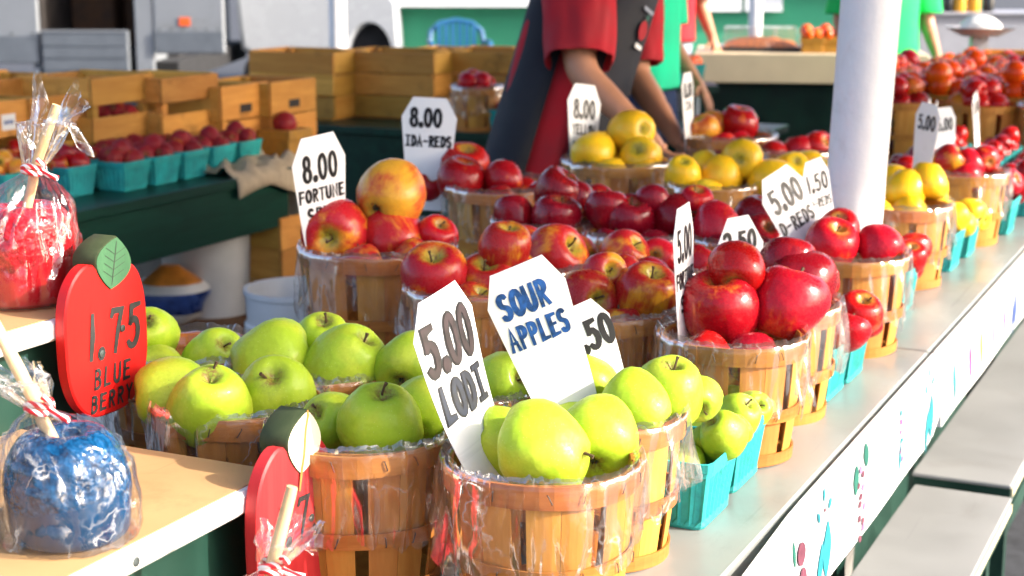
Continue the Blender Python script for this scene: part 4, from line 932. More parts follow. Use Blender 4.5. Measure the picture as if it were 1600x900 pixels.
def wrap_mesh(r0, hn, ht, seed, lean=(0,0)):
    """cellophane: foot, body over the apple, gathered neck, flared frill"""
    m = MB(); n = 150; rings = []; off = Vector((seed*3.1, seed*1.7, 0))
    prof = [(.0,.001),(.5,.0015),(.86,.004),(.99,.02),(1.02,.25),(1.0,.45),(.93,.62),(.74,.78),(.46,.90),(.24,.97),(.155,1.0),(.165,1.03),(.27,1.15),(.36,1.3),(.42,1.45),(.45,1.60)]
    rows = spline(prof, 60)
    for j, (rr, q) in enumerate(rows):
        ring = []; z = hn*q if q <= 1 else hn + (q-1)/.6*(ht-hn)
        for i in range(n):
            a = 2*math.pi*i/n; c, s = math.cos(a), math.sin(a)
            d = Vector((c*2.2, s*2.2, q*1.3))+off
            rid = 1-abs(mnoise.noise(d*1.5))*2; rid2 = 1-abs(mnoise.noise(Vector((c*6, s*6, q*2.2))+off))*2; rid3 = mnoise.noise(Vector((c*3, s*3, q*9))+off)
            gather = max(0, min(1, (q-.5)/.45)); amp = .035+.05*min(1, q*2)
            k = 1 + amp*(rid-.5) + (.05+.10*gather)*(rid2-.5) + .03*rid3
            if q > 1.03: k = 1 + .5*(rid-.4) + .28*(rid2-.5); 
            zz = z + (.010*rid3 if .1 < q < .9 else 0)
            if q > 1.3: zz -= (q-1.3)/.3*(ht-hn)*.75*max(0, .5+.9*mnoise.noise(Vector((c*1.6, s*1.6, 5))+off))
            t2 = max(0, (q-.6)); x = r0*rr*k*c + lean[0]*t2; y = r0*rr*k*s + lean[1]*t2
            ring.append((x, y, max(.0006, zz)))
        rings.append(ring)
    m.rings(rings, True, False); return m.mesh('wrapper', 'film_bag', 'all')
def candy_apple(pos, coat, hn, ht, lab, seed, lean=(0,0), r=.043, r0=.056, turn=0, sticklen=.10):
    t = thing('candy_apple', lab, 'candy apple', pos, R_(turn), 'wrapped candy apples on the stand')
    b = fruit_mesh('round', seed, coat, 26, 40); o = obj('coated_apple', b, t, (0,0,r*.93), None, (r, r, r))
    m = MB(); m.lathe([(.001,.0008),(r*.84,.0008),(r*.93,.005),(r*.965,.2*r),(r*.985,.5*r),(r*.985,.8*r),(r*.94,1.1*r),(r*.80,1.35*r)], 40); m.build('candy_foot', coat, t)
    obj('wrapper', wrap_mesh(r0, hn, ht, seed, lean), t)
    lx, ly = lean
    def ax(q): return Vector((lx*max(0, q-.6), ly*max(0, q-.6), hn*q))
    nk = Vector((lx*.4, ly*.4, hn)); top = nk + Vector((lx*.9*sticklen/.1*.9, ly*.9*sticklen/.1*.9, sticklen))
    m = MB(); m.tube([(0,0,r*1.2), nk*.92, nk, nk.lerp(top,.5), top], [.0055,.0058,.006,.006,.0052], 14); m.build('stick', 'stick', t)
    m = MB(); R2 = r0*.17
    for zo, ph in ((0,0),(.0055,.6)):
        ring = [(R2*1.06*math.cos(a+ph), R2*1.06*math.sin(a+ph), zo+.002*math.sin(a*2)) for a in [2*math.pi*k/26 for k in range(27)]]
        m.tube(ring, .0030, 8)
    m.tube([(R2,-.004,.001),(R2+.008,-.010,-.003),(R2+.019,-.013,-.006)], [.003,.0032,.0034], 8); m.tube([(R2,.0,.004),(R2+.004,-.012,.010),(R2-.002,-.016,.016)], [.003,.0028,.003], 8)
    tt = m.build('twist_tie', 'stripe', t); tt.location = nk
    return t
pb = on_plane(112, 838, ZT1); candy_apple((pb.x, pb.y, ZT1+.0004), 'candy_blue', .118, .172, 'dark blue candy apple wrapped in cellophane on the lower paper covered shelf', 3, (-.055, .0), .0545, .0600, 0, .085)
pr = on_plane(38, 470, ZT2); candy_apple((pr.x, pr.y, ZT2+.0004), 'candy_red', .150, .262, 'red candy apple wrapped in cellophane with a tall stick on the upper shelf', 8, (.05, .0), .062, .066, 0, .075)
p2 = uv(.985, 1.06); candy_apple((p2.x-.035, p2.y+.03, ZT1+.0004), 'candy_blue', .118, .18, 'dark blue candy apple pressed against its twin on the lower shelf', 5, (.01, .02), .053, .058, 60, .08)
p3 = uv(1.112, .782); candy_apple((p3.x, p3.y, ZT0+.0004), 'candy_red', .112, .160, 'candy apple on the lowest step with its stick before the faded apple-shaped board', 12, (.035, .0), .043, .050, 20, .075)

# ------------------------------------------------------------------ wooden crates
def crate(pos, rz, lx, ly, h, label, group, slots=1, seed=0, tagmat=None, lid=False, gap=.035, handle=False, split=False):
    """lx along local x; two boards per side with an open gap, corner posts inside"""
    r = random.Random(seed); t = thing('wooden_crate', label, 'crate', pos, rz, group); th = .011
    nb = slots+1; bh = (h-.02-gap*slots)/nb
    lay = [(.012+k*(bh+gap), .012+k*(bh+gap)+bh) for k in range(nb)]
    if split: lay = [(.012, .10), (.104, h*.60), (h*.60+gap, h)]
    for s in (-1, 1):
        for z0, z1 in lay:
            j = r.uniform(-.003,.003)
            m = MB(); m.box(-lx/2-.004, lx/2+.004, s*ly/2-(th if s > 0 else 0), s*ly/2+(0 if s > 0 else th), z0+j, z1+j, .0015); m.build('side_board', 'crate_wood', t, False)
            m = MB(); x = s*lx/2; m.box(x-(th if s > 0 else 0)+s*.003-s*.0, x+(0 if s > 0 else th)+s*.003, -ly/2+.0125, ly/2-.0125, z0-j, z1-j, .0015); m.build('end_board', 'crate_end', t, False)
        for s2 in (-1, 1):
            m = MB(); cx, cy = s*(lx/2-.026), s2*(ly/2-.026); m.box(cx-.012, cx+.012, cy-.012, cy+.012, .012, h-.012); m.build('corner_post', 'crate_end', t, False)
    m = MB(); m.box(-lx/2+.014, lx/2-.014, -ly/2+.014, ly/2-.014, .002, .012); m.build('floor_board', 'crate_wood', t, False)
    if handle:
        m = MB(); m.box(-.035,.035,-ly/2-.0006,-ly/2+.004,h*.60,h*.60+.030,.002); m.build('hand_hole', 'truck_dark', t, False)
    if tagmat:
        m = MB(); m.box(-.028,.028,-ly/2-.0012,-ly/2-.0002,h*.66,h*.66+.045); tg = m.build('paper_label', 'card', t, False)
        m = MB()
        for q in range(5): m.box(-.019+q*.008,-.014+q*.008,-ly/2-.0020,-ly/2-.0013,h*.66+.016,h*.66+.028)
        m.build('print', 'blue_ink', tg, False)
    return t
cg = 'wooden crates standing on the green counter'
def crate_px(px, py, lx, h, lab, k, zb=T, dv=0, **kw):
    p = on_plane(px, py, zb); q = p + D2*.15; crate((q.x, q.y, zb+.0006), ROT_T, lx, .30, h, lab, cg, 1, k, **kw)
LABS = ['wooden crate with a paper label behind the peach punnet', 'slatted crate with red fruit showing through its gap', 'slatted crate next to the crate of red fruit', 'brown crate with a hand hole next to the end one', 'brown end crate behind the single peach basket', 'crate half hidden behind the tall red candy stick', 'wooden crate with a paper label at the counter end']
crate_px(  20, 296, .27, .26, LABS[6], 1, tagmat=True)
crate_px( 105, 282, .27, .26, LABS[0], 2, tagmat=True)
crate_px( 200, 270, .29, .30, LABS[1], 3, gap=.038, split=True)
crate_px( 303, 257, .29, .285, LABS[2], 4, gap=.036, split=True)
crate_px( 387, 246, .26, .25, LABS[3], 5, gap=.004, handle=True)
crate_px( 462, 236, .27, .25, LABS[4], 6, gap=.004, handle=True)
for q in range(5):
    p = on_plane(172+q*16, 268, T); p = p + D2*.08; p.z = T+.175+.01*(q % 2); fruit('peach', p, .034, 'dark peach inside the slatted crate', 'peach', 'peaches inside the slatted crate', None, True)
for k, (u, z, lab) in enumerate(((2.95,T,'crate in the back row behind the labelled crates'),(3.40,T,'crate in the back row behind the slatted crates'),(3.85,T,'crate in the back row behind the brown crates'))):
    for j in range(2):
        crate(uv(u, 3.62+.33*j, z+.0006), ROT_T, .40, .30, .30-.02*j, lab+(', nearer one' if j == 0 else ', rear one'), cg, 1, 20+k*2+j, gap=.03)
lgp = 'long wooden crates on the back counter'
for k, (px, ln, lab) in enumerate(((452,.40,'long crate behind the brown end crate'),(600,.44,'long crate of three boards above the IDA-REDS card'),(740,.40,'long crate next to the small basket of red apples'),(880,.36,'long crate behind the bending person'))):
    p = on_plane(px, 188, T) + D1*.17
    crate((p.x, p.y, T+.0006), ROT_T-math.pi/2, ln, .30, .285, lab, lgp, 2, 40+k, gap=.006)
for k, (px, lab) in enumerate(((700,'crate in the rear row before the blue chair'),(790,'crate in the rear row next to the one before the chair'),(640,'crate in the rear row near the mauve post'))):
    p = on_plane(px, 172, T) + D1*.50
    crate((p.x, p.y, T+.0006), ROT_T-math.pi/2, .40, .30, .25, lab, lgp, 1, 60+k, gap=.03)

# peach punnets on the counter edge
pg = 'turquoise punnets of peaches on the green counter'
prr = random.Random(9)
def peach_punnet(pos, lab, rot=0, kinds=('peach',), n=6, pl='dark red peach'):
    punnet(pos, ROT_T+rot, lab, pg)
    for q in range(n):
        a = q*1.05; dd = .034 if q < 5 else 0
        fp = Vector(pos)+Vector((dd*math.cos(a), dd*math.sin(a), .083+(.03 if q >= 5 else prr.uniform(0,.012)))); fruit(prr.choice(kinds), fp, .031, pl+' in the '+lab.split(' on ')[0].replace('turquoise ',''), 'peach', 'fruit: '+lab, None, True, prr)
base = on_plane(236, 293, T); bu = base.dot(D1); bv = base.dot(D2)+.055
for k, lab in enumerate(('turquoise peach punnet heading the row on the green counter','turquoise peach punnet next to the one heading the row','turquoise peach punnet in the middle of the row','turquoise peach punnet in front of the crate gap','turquoise peach punnet last of the row, by the yellow till')):
    peach_punnet(uv(bu-.06+.142*k, bv, T+.0006), lab, prr.uniform(-.04,.04))
    if k < 4: peach_punnet(uv(bu-.06+.142*k, bv+.137, T+.0006), lab.replace('peach punnet', 'rear peach punnet'), prr.uniform(-.04,.04), n=5)
b2 = on_plane(128, 306, T)
peach_punnet(Vector((b2.x, b2.y, T+.0006))+D2*.05, 'turquoise punnet of red and yellow nectarines near the candy stick', 0, ('fortune','ida_red'), 6, 'red and yellow nectarine')
b2 = on_plane(30, 318, T)
peach_punnet(Vector((b2.x, b2.y, T+.0006))+D2*.05, 'turquoise punnet of yellow nectarines behind the red candy wrapper', 0, ('fortune_pale','yellow'), 6, 'yellow nectarine')
b2 = on_plane(80, 300, T)
peach_punnet(Vector((b2.x, b2.y, T+.0006))+D2*.12, 'turquoise punnet of nectarines behind two others by the crates', 0, ('fortune','ida_red'), 6, 'red nectarine')
p = on_plane(447, 242, T); o = obj('fruit_till', TILL, None, (p.x, p.y, T+.0006), (0,0,ROT_T), (.62,.8,1)); tag(o, 'small yellow wooden till holding one dark peach', 'till')
fruit('peach', (p.x, p.y, T+.105), .042, 'single dark peach in the yellow till', 'peach', None, None, True)
# little basket of red apples on the back counter
p = on_plane(746, 203, T); sb = basket(0, 0, 'S', 'small splint basket of red apples on the back counter', 10, 2, False, loc=Vector((p.x, p.y, T+.0005)))
fill((p.x, p.y), .097, T+.165, 'bright_red', [(730,128,30),(752,127,30),(740,122,28),(762,133,24)], 'red apple in the small basket on the back counter', 'apple', 'apples in the small basket at the back', 5, .03, 71, False, None, .036)
p = on_plane(795, 205, T); punnet((p.x, p.y, T+.0006), ROT_T, 'turquoise punnet between the small basket and the bending person', pg)
for q in range(4): fruit('bright_red', (p.x+.03*(q % 2)-.015, p.y+.03*(q//2)-.015, T+.088), .03, 'red fruit in the punnet behind the bending person', 'apple', 'red fruit in the back punnet', None, False)

# burlap cloth draped over the counter corner
def drape():
    m = MB(); n = 34; rows = []
    for i in range(n+1):
        u = 3.98+.62*i/n; row = []
        for j in range(n+1):
            s = j/n; v = CV-.02+.50*s
            d = Vector((u*5, v*6, 0)); z = T+.010+.075*max(0, mnoise.noise(d*.9+Vector((2,1,0))))+.035*(1-abs(mnoise.noise(d*1.8))*2)**2
            vv = v
            if s < .08: z = T+.008-(.08-s)*(.7+1.0*max(0,u-4.15)*4+.8*mnoise.noise(d*.7)); vv = CV-.012+.012*mnoise.noise(d*1.5)
            uu = u
            if u > 4.33: k = u-4.33; z = T+.012-k*1.0+.02*mnoise.noise(d*1.3); uu = 4.335+.05*k+.035*mnoise.noise(d*.9)+.02
            row.append(uv(uu, vv+.02*mnoise.noise(d*.6), z))
        rows.append(row)
    m.rings(rows, False, False); o = m.build('burlap_cloth', 'burlap', None, 'all'); md = o.modifiers.new('s', 'SOLIDIFY'); md.thickness = .003
    return o
tag(drape(), 'crumpled burlap cloth draped over the end of the green counter', 'cloth')

# under the counter
def bucket(pos, r, h, lab, nested=1, bail=True):
    t = thing('bucket', lab, 'bucket', pos, R_(200), 'white plastic buckets by the green counter')
    for k in range(nested):
        z = k*.10; m = MB()
        m.lathe([(.001,z+.002),(r*.86,z+.002),(r*.87,z+.01),(r*.97,z+h*.78),(r*1.03,z+h*.79),(r*1.03,z+h*.83),(r*.98,z+h*.84),(r,z+h*.97),(r*1.035,z+h*.975),(r*1.035,z+h),(r*.97,z+h),(r*.95,z+h*.9),(r*.84,z+.02),(.001,z+.018)], 40); m.build('wall', 'bucket_white', t)
    if bail:
        pts = [(r*1.04*math.cos(a), -r*1.06*math.sin(a)*1.0-.01, h*.8-.16*math.sin(a)) for a in [math.pi*k/16 for k in range(17)]]
        m = MB(); m.tube(pts, .0025, 6); bl = m.build('bail', 'wire', t); m = MB(); m.tube(pts[6:11], .009, 8); m.build('grip', 'grip', bl)
    return t
p = at(330, 468, 5.25); bucket((p.x, p.y, .3006), .165, .40, 'white bucket with a wire handle on the shelf under the counter')
p = at(468, 470, 4.05); bucket((p.x, p.y, .001), .135, .52, 'two nested white buckets standing in front of the counter', 2, False)
p = at(232, 440, 5.5); bucket((p.x, p.y, .3006), .14, .34, 'white bucket in the shadow behind the printed sack', 1, False)
m = MB(); rings = []
for j in range(15):
    t = j/14; rr = math.sin(math.pi*min(.97, .06+t*.94))**.6
    rings.append([(.115*rr*math.cos(a)*(1+.16*mnoise.noise(Vector((math.cos(a)*2, math.sin(a)*2, t*4)))), .085*rr*math.sin(a)*(1+.16*mnoise.noise(Vector((math.cos(a)*2, math.sin(a)*2, t*4+9)))), .19*t) for a in [2*math.pi*k/24 for k in range(24)]])
m.rings(rings, True, True)
m.m = [0 if (i//24) % 15 in (3,4,5,6,7) else (1 if (i//24) > 9 else 2) for i in range(len(m.f))]
p = at(268, 487, 5.05); sk_ = m.build('sack', ['blue_bag','orange_bag','bucket_white']); sk_.location = (p.x, p.y, .3006); tag(sk_, 'crumpled blue white and orange plastic sack under the counter', 'sack')
p = at(430, 440, 5.3); crate((p.x, p.y, .3006), ROT_T, .26, .24, .33, 'plain board box on the shelf under the counter', 'boxes under the counter', 2, 77, gap=.001)

# ------------------------------------------------------------------ people
def skin_mesh(name, pts, edges, mat, parent, root='pelvis', sub=2):
    keys = list(pts); idx = {k: i for i, k in enumerate(keys)}
    me = bpy.data.meshes.new(name); me.from_pydata([pts[k][0] for k in keys], [(idx[a], idx[b]) for a, b in edges], []); me.materials.append(MAT[mat])
    o = obj(name, me, parent)
    md = o.modifiers.new('skin', 'SKIN'); md.use_smooth_shade = True
    for k in keys:
        sv = me.skin_vertices[0].data[idx[k]]; r = pts[k][1]; sv.radius = r if isinstance(r, tuple) else (r, r); sv.use_root = (k == root)
    ss = o.modifiers.new('sub', 'SUBSURF'); ss.levels = sub; ss.render_levels = sub
    return o
def loft(name, rings, mat, parent, fold=.0, seed=0, cap=False, thick=.004):
    """rings: (centre, half width vector, half depth vector)"""
    m = MB(); n = 36; out = []
    for j, (c, a, b3) in enumerate(rings):
        c, a, b3 = Vector(c), Vector(a), Vector(b3); ring = []
        for i in range(n):
            t = 2*math.pi*i/n; ct, st = math.cos(t), math.sin(t)
            d = a*math.copysign(abs(ct)**.85, ct) + b3*math.copysign(abs(st)**.85, st)
            k = 1 + fold*mnoise.noise(Vector((ct*2.2, st*2.2, j*.45+seed)))+fold*.6*mnoise.noise(Vector((ct*5, st*5, j*.3+seed*2)))
            ring.append(c + d*k)
        out.append(ring)
    m.rings(out, True, cap); o = m.build(name, mat, parent, 'all')
    if not cap: md = o.modifiers.new('s', 'SOLIDIFY'); md.thickness = thick; md.offset = -1
    s2 = o.modifiers.new('sub', 'SUBSURF'); s2.levels = 1; s2.render_levels = 1
    return o
def hand_chain(P, E, tip, wrist, pre, d, side, r=.0085):
    """palm plus five fingers along d, thumb to one side"""
    d = d.normalized(); sd = (side - d*side.dot(d)).normalized(); nrm = d.cross(sd)
    P[pre+'palm'] = (tip(0)+d*.045, (.034,.016)); E.append((wrist, pre+'palm'))
    for k, (ln, o) in enumerate(((.066,-.027),(.078,-.009),(.074,.010),(.058,.027))):
        a = tip(0)+d*.078+sd*o; b_ = a+d*ln*.5-nrm*.008; c = b_+d*ln*.42-nrm*.024
        P[pre+'f%da' % k] = (a, r); P[pre+'f%db' % k] = (b_, r*.92); P[pre+'f%dc' % k] = (c, r*.8); E += [(pre+'palm', pre+'f%da' % k), (pre+'f%da' % k, pre+'f%db' % k), (pre+'f%db' % k, pre+'f%dc' % k)]
    a = tip(0)+d*.03-sd*.038; b_ = a+d*.032-sd*.018-nrm*.012
    P[pre+'ta'] = (a, r*1.1); P[pre+'tb'] = (b_, r); E += [(pre+'palm', pre+'ta'), (pre+'ta', pre+'tb')]

# the bending seller: faces along +X, leaning over the baskets
DP = 4.25
pl = thing('person', 'person in red shirt and charcoal apron bending over the apple baskets', 'person', (0,0,0))
def q3(px, py, d=DP): return at(px, py, d)
pel = q3(838, 300, DP+.05); chest = q3(925, 5, DP+.06); neck = q3(965, -70, DP+.05)
shN = q3(905, -30, DP-.13); shF = q3(985, -25, DP+.22)
elN = q3(905, 112, DP-.20); wrN = q3(1003, 205, DP-.26)
elF = q3(992, 118, DP+.22); wrF = q3(1050, 205, DP+.06)
hipN = pel + Vector((0,-.10,-.02)); hipF = pel + Vector((0,.10,-.02))
P = {'pelvis':(pel,(.12,.13)), 'waist':(pel.lerp(chest,.45),(.12,.115)), 'chest':(chest,(.15,.12)), 'neckb':(neck,(.058,.055)), 'head0':(neck+Vector((.05,-.01,.075)),(.075,.07)), 'head1':(neck+Vector((.095,-.02,.15)),(.098,.08)), 'head2':(neck+Vector((.10,-.02,.235)),(.075,.07)),
     'shN':(shN,.062), 'elN':(elN,.045), 'mN':(elN.lerp(wrN,.35),.043), 'wrN':(wrN,(.027,.024)), 'shF':(shF,.062), 'elF':(elF,.044), 'mF':(elF.lerp(wrF,.35),.041), 'wrF':(wrF,(.027,.024)),
     'hipN':(hipN,.095), 'knN':(Vector((hipN.x-.02,hipN.y,.46)),.06), 'anN':(Vector((hipN.x-.05,hipN.y,.09)),.042), 'toN':(Vector((hipN.x+.13,hipN.y,.04)),.036),
     'hipF':(hipF,.095), 'knF':(Vector((hipF.x+.02,hipF.y,.46)),.06), 'anF':(Vector((hipF.x-.02,hipF.y,.09)),.042), 'toF':(Vector((hipF.x+.16,hipF.y,.04)),.036)}
E_ = [('pelvis','waist'),('waist','chest'),('chest','neckb'),('neckb','head0'),('head0','head1'),('head1','head2'),('chest','shN'),('shN','elN'),('elN','mN'),('mN','wrN'),('chest','shF'),('shF','elF'),('elF','mF'),('mF','wrF'),('pelvis','hipN'),('hipN','knN'),('knN','anN'),('anN','toN'),('pelvis','hipF'),('hipF','knF'),('knF','anF'),('anF','toF')]
hand_chain(P, E_, lambda s: wrN, 'wrN', 'n', (wrN-elN), Vector((0,-1,0))); hand_chain(P, E_, lambda s: wrF, 'wrF', 'g', (wrF-elF), Vector((0,-1,0)))
skin_mesh('body', P, E_, 'skin', pl)
hd = P['head1'][0]
m = MB(); m.rings([[hd+Vector((-.02+.105*rr*math.cos(a), .095*rr*math.sin(a), z)) for a in [2*math.pi*k/20 for k in range(20)]] for rr, z in ((1.0,-.02),(1.08,.04),(1.05,.09),(.8,.135),(.3,.155))], True, True); m.build('hair', 'hair', pl, 'all')
ax = (chest-pel).normalized(); fw = Vector((1,-.18,0)); fw = (fw-ax*fw.dot(ax)).normalized(); sd = ax.cross(fw).normalized()
tor = []
for s, wd, dp in ((-.32,.20,.15),(-.10,.19,.145),(.15,.18,.14),(.40,.178,.142),(.65,.19,.15),(.88,.20,.15),(1.05,.185,.135),(1.2,.12,.10),(1.27,.08,.075)):
    c = pel.lerp(chest, s); tor.append((c, sd*wd, fw*dp))
loft('shirt', tor, 'red_cloth', pl, .10, 1)
def sleeve(a, b3, r0, r1, ext, seed):
    d = (b3-a).normalized(); s1 = d.cross(Vector((0,1,.1))).normalized(); s2 = d.cross(s1); ln = (b3-a).length*ext
    loft('sleeve', [(a-d*.06, s1*r0*.8, s2*r0*.8)]+[(a+d*ln*t, s1*(r0+(r1-r0)*t), s2*(r0+(r1-r0)*t)) for t in (0,.2,.4,.6,.8,.93,1)], 'red_cloth', pl, .16, seed)
sleeve(shN, elN, .098, .086, .90, 4); sleeve(shF, elF, .09, .08, .88, 7)
def panel(name, mat, a0, a1, s0, s1, off, seed, extra=0):
    m = MB(); rows = []
    n = 16; k = 22
    for j in range(k+1):
        s = s0+(s1-s0)*j/k; c = pel.lerp(chest, s); row = []
        wd, dp = .19+.01*max(0,-s)*2, .148+.02*max(0,-s)
        for i in range(n+1):
            t = R_(a0+(a1-a0)*i/n); d = fw*dp*math.copysign(abs(math.cos(t))**.85, math.cos(t)) + sd*wd*math.copysign(abs(math.sin(t))**.85, math.sin(t))
            row.append(c + d*(1+off/.17+.05*mnoise.noise(Vector((t*1.5, s*1.6, seed)))))
        rows.append(row)
    m.rings(rows, False, False); o = m.build(name, mat, pl, 'all'); md = o.modifiers.new('s','SOLIDIFY'); md.thickness = .003; return o
panel('apron_front', 'charcoal_cloth', -62, 62, -1.1, 1.12, .018, 3); panel('apron_back', 'charcoal_cloth', 111, 269, -1.1, 1.12, .012, 6)
bp_ = pel.lerp(chest, .92)
m = MB()
def emb(x, y, o): return tuple(bp_ + fw*(.170+.012) + sd*(x-.072)*1.0 + ax*(y) - fw*abs(x-.072)*.28 + fw*o)
def embp(poly, mat):
    mm = MB(); mm.add([emb(x, z, .004) for x, z in poly], [tuple(range(len(poly)))]); mm.build('emblem', mat, pl, False)
embp(leafpoly(0,-.01,.05,.055,0,12,.55), 'red_cloth'); embp(leafpoly(.006,.027,.014,.022,-.5), 'p_green'); embp([(-.02,-.06),(.02,-.06),(.02,-.048),(-.02,-.048)], 'card'); embp([(-.03,.04),(.03,.04),(.03,.05),(-.03,.05)], 'grey_cloth')
def legs(par, hips, mat):
    for h_, kn, an in hips:
        d = []
        for t, r in ((0,.105),(.25,.098),(.5,.082)): c = Vector(h_).lerp(Vector(kn), t*2) if t <= .5 else kn; d.append((c, Vector((r,0,0)), Vector((0,r,0))))
        for t, r in ((.5,.07),(1,.065)): c = Vector(kn).lerp(Vector(an), t); d.append((c, Vector((r,0,0)), Vector((0,r,0))))
        loft('trouser_leg', d, mat, par, .05, h_[0])
legs(pl, [(hipN, P['knN'][0], P['anN'][0]), (hipF, P['knF'][0], P['anF'][0])], 'jean')
for s in ('N','F'):
    a = P['an'+s][0]; m = MB(); m.rings([[(a.x+.04+x*1.0+.135*r2*math.cos(t), a.y+.05*r2*math.sin(t), z) for t in [2*math.pi*k/18 for k in range(18)]] for r2, z, x in ((1,.001,0),(1.02,.03,0),(.8,.07,-.02),(.5,.105,-.05))], True, True); m.build('shoe', 'shoe', pl)

def standing(px, py_hem, hemz, d, facing, shirt, trouser, lab, arm='down', extra=None):
    """an upright figure; hem of the shirt seen at (px, py_hem)"""
    p = at(px, py_hem, d); t = thing('person', lab, 'person', (p.x, p.y, 0), R_(facing), 'people behind the stalls'); H = 1.0
    z0 = hemz
    P = {'pelvis':((0,0,z0-.02),(.13,.11)),'waist':((0,0,z0+.16),(.125,.10)),'chest':((0,.01,z0+.38),(.15,.11)),'neckb':((0,0,z0+.55),.055),'head0':((0,-.02,z0+.62),(.07,.075)),'head1':((0,-.03,z0+.70),(.078,.095)),'head2':((0,-.02,z0+.78),(.065,.075))}
    E = [('pelvis','waist'),('waist','chest'),('chest','neckb'),('neckb','head0'),('head0','head1'),('head1','head2')]
    for s, nme in ((-1,'l'),(1,'r')):
        P['sh'+nme] = ((s*.18,0,z0+.46),.058); P['el'+nme] = ((s*.235,-.01,z0+.18),.042); P['wr'+nme] = ((s*.225,-.13,z0+.02),(.026,.023))
        P['hip'+nme] = ((s*.09,0,z0-.08),.095); P['kn'+nme] = ((s*.10,-.01,z0*.5),.06); P['an'+nme] = ((s*.105,.02,.09),.042); P['to'+nme] = ((s*.115,-.13,.04),.036)
        E += [('chest','sh'+nme),('sh'+nme,'el'+nme),('el'+nme,'wr'+nme),('pelvis','hip'+nme),('hip'+nme,'kn'+nme),('kn'+nme,'an'+nme),('an'+nme,'to'+nme)]
        w0 = Vector(P['wr'+nme][0]); hand_chain(P, E, lambda q, w0=w0: w0, 'wr'+nme, 'h'+nme, w0-Vector(P['el'+nme][0]), Vector((1,0,0)))
        c0, c1 = Vector(P['sh'+nme][0]), Vector(P['el'+nme][0]); dd = (c1-c0)
        loft('sleeve', [(c0+Vector((-s*.05,0,.01)), Vector((.05,0,0)), Vector((0,.06,0)))]+[(c0+dd*t2, Vector((.075,0,.0)), Vector((0,.08,0))) for t2 in (0,.3,.6,.85)], shirt, t, .08, s)
    skin_mesh('body', P, E, 'skin', t)
    loft('shirt', [((0,0,z0), (.185,0,0), (0,.135,0)), ((0,0,z0+.12), (.172,0,0), (0,.125,0)), ((0,0,z0+.26), (.175,0,0), (0,.13,0)), ((0,.01,z0+.40), (.19,0,0), (0,.135,0)), ((0,.01,z0+.50), (.165,0,0), (0,.11,0)), ((0,.0,z0+.545), (.08,0,0), (0,.075,0))], shirt, t, .05, d)
    legs(t, [(P['hip'+n][0], Vector(P['kn'+n][0]), Vector(P['an'+n][0])) for n in 'lr'], trouser)
    loft('trouser_top', [((0,0,z0-.14), (.165,0,0), (0,.125,0)), ((0,0,z0-.02), (.165,0,0), (0,.12,0)), ((0,0,z0+.04), (.155,0,0), (0,.112,0))], trouser, t, .03, d+1)
    for n in 'lr':
        a = Vector(P['an'+n][0]); m = MB(); m.rings([[(a.x+.05*r2*math.cos(q), a.y-.05+y+.135*r2*math.sin(q), z) for q in [2*math.pi*k/18 for k in range(18)]] for r2, z, y in ((1,.001,0),(1.02,.03,0),(.8,.07,.02),(.5,.105,.05))], True, True); m.build('shoe', 'shoe', t)
    m = MB(); m.rings([[(.088*rr*math.cos(q), .012+.10*rr*math.sin(q), z0+z) for q in [2*math.pi*k/20 for k in range(20)]] for rr, z in ((.9,.68),(1.02,.74),(.98,.79),(.7,.83),(.2,.845))], True, True); m.build('hair', 'hair', t, 'all')
    return t
standing(1001, 135, .97, 5.75, 65, 'mint_cloth', 'jean', 'person in mint green shirt and blue jeans behind the seller')
standing(1035, 70, 1.00, 8.3, 30, 'red_cloth', 'grey_cloth', 'person in dark red shirt standing beyond the one in mint green')
standing(1376, 102, .95, 7.6, 20, 'green_cloth', 'jean', 'person in bright green shirt half hidden by the white post')
standing(1262, 12, 1.30, 19.6, 0, 'red_cloth', 'charcoal_cloth', 'person in red seen through the window of the green stall') if False else None

# ------------------------------------------------------------------ cream table with a covered tray, and the stall beyond the post
ct = thing('cream_table', 'cream edged table carrying a covered tray and tomatoes', 'table', at(1215, 84, 8.1), 0); ct.location.z = 0
zc = at(1215, 84, 8.1).z
ct.rotation_euler = (0,0,R_(-8))
part_box(ct, 'table_top', 'cream_board', -.42, .75, 0, .75, zc-.15, zc, .004)
for x in (-.36, .68):
    for y in (.06, .68): part_box(ct, 'leg', 'green_dark', x-.025, x+.025, y-.025, y+.025, 0, zc-.15)
part_box(ct, 'skirt', 'green_dark', -.38, .72, .12, .135, .02, zc-.151)
part_box(ct, 'cross_rail', 'green_dark', -.36, .68, .05, .07, .42, .50)
ty = thing('covered_tray', 'clear covered black tray of dried orange fruit on the cream table', 'tray', at(1188, 80, 8.25), R_(-8)); ty.location.z = zc+.0006
part_box(ty, 'tray', 'tray_black', -.22, .22, -.0, .32, 0, .022, .005)
m = MB(); rr_ = []
for j in range(13): rr_.append([(-.19+.38*i/18, .02+.28*j/12, .024+.045*(math.sin(math.pi*i/18)*math.sin(math.pi*j/12))**.5+.012*mnoise.noise(Vector((i*1.7, j*1.9, 0)))) for i in range(19)])
m.rings(rr_, False, False); dfr = m.build('dried_fruit', 'dry_apricot', ty, 'all'); dfr['kind'] = 'stuff'
m = MB(); m.rings([[(x*k*.21, .16+y*k*.15, z) for x, y in ((-1,-1),(1,-1),(1,1),(-1,1))] for k, z in ((1.02,.024),(1.0,.03),(.9,.115),(.86,.12))], True, True); m.build('lid', 'clear_lid', ty, False)
tj = 0
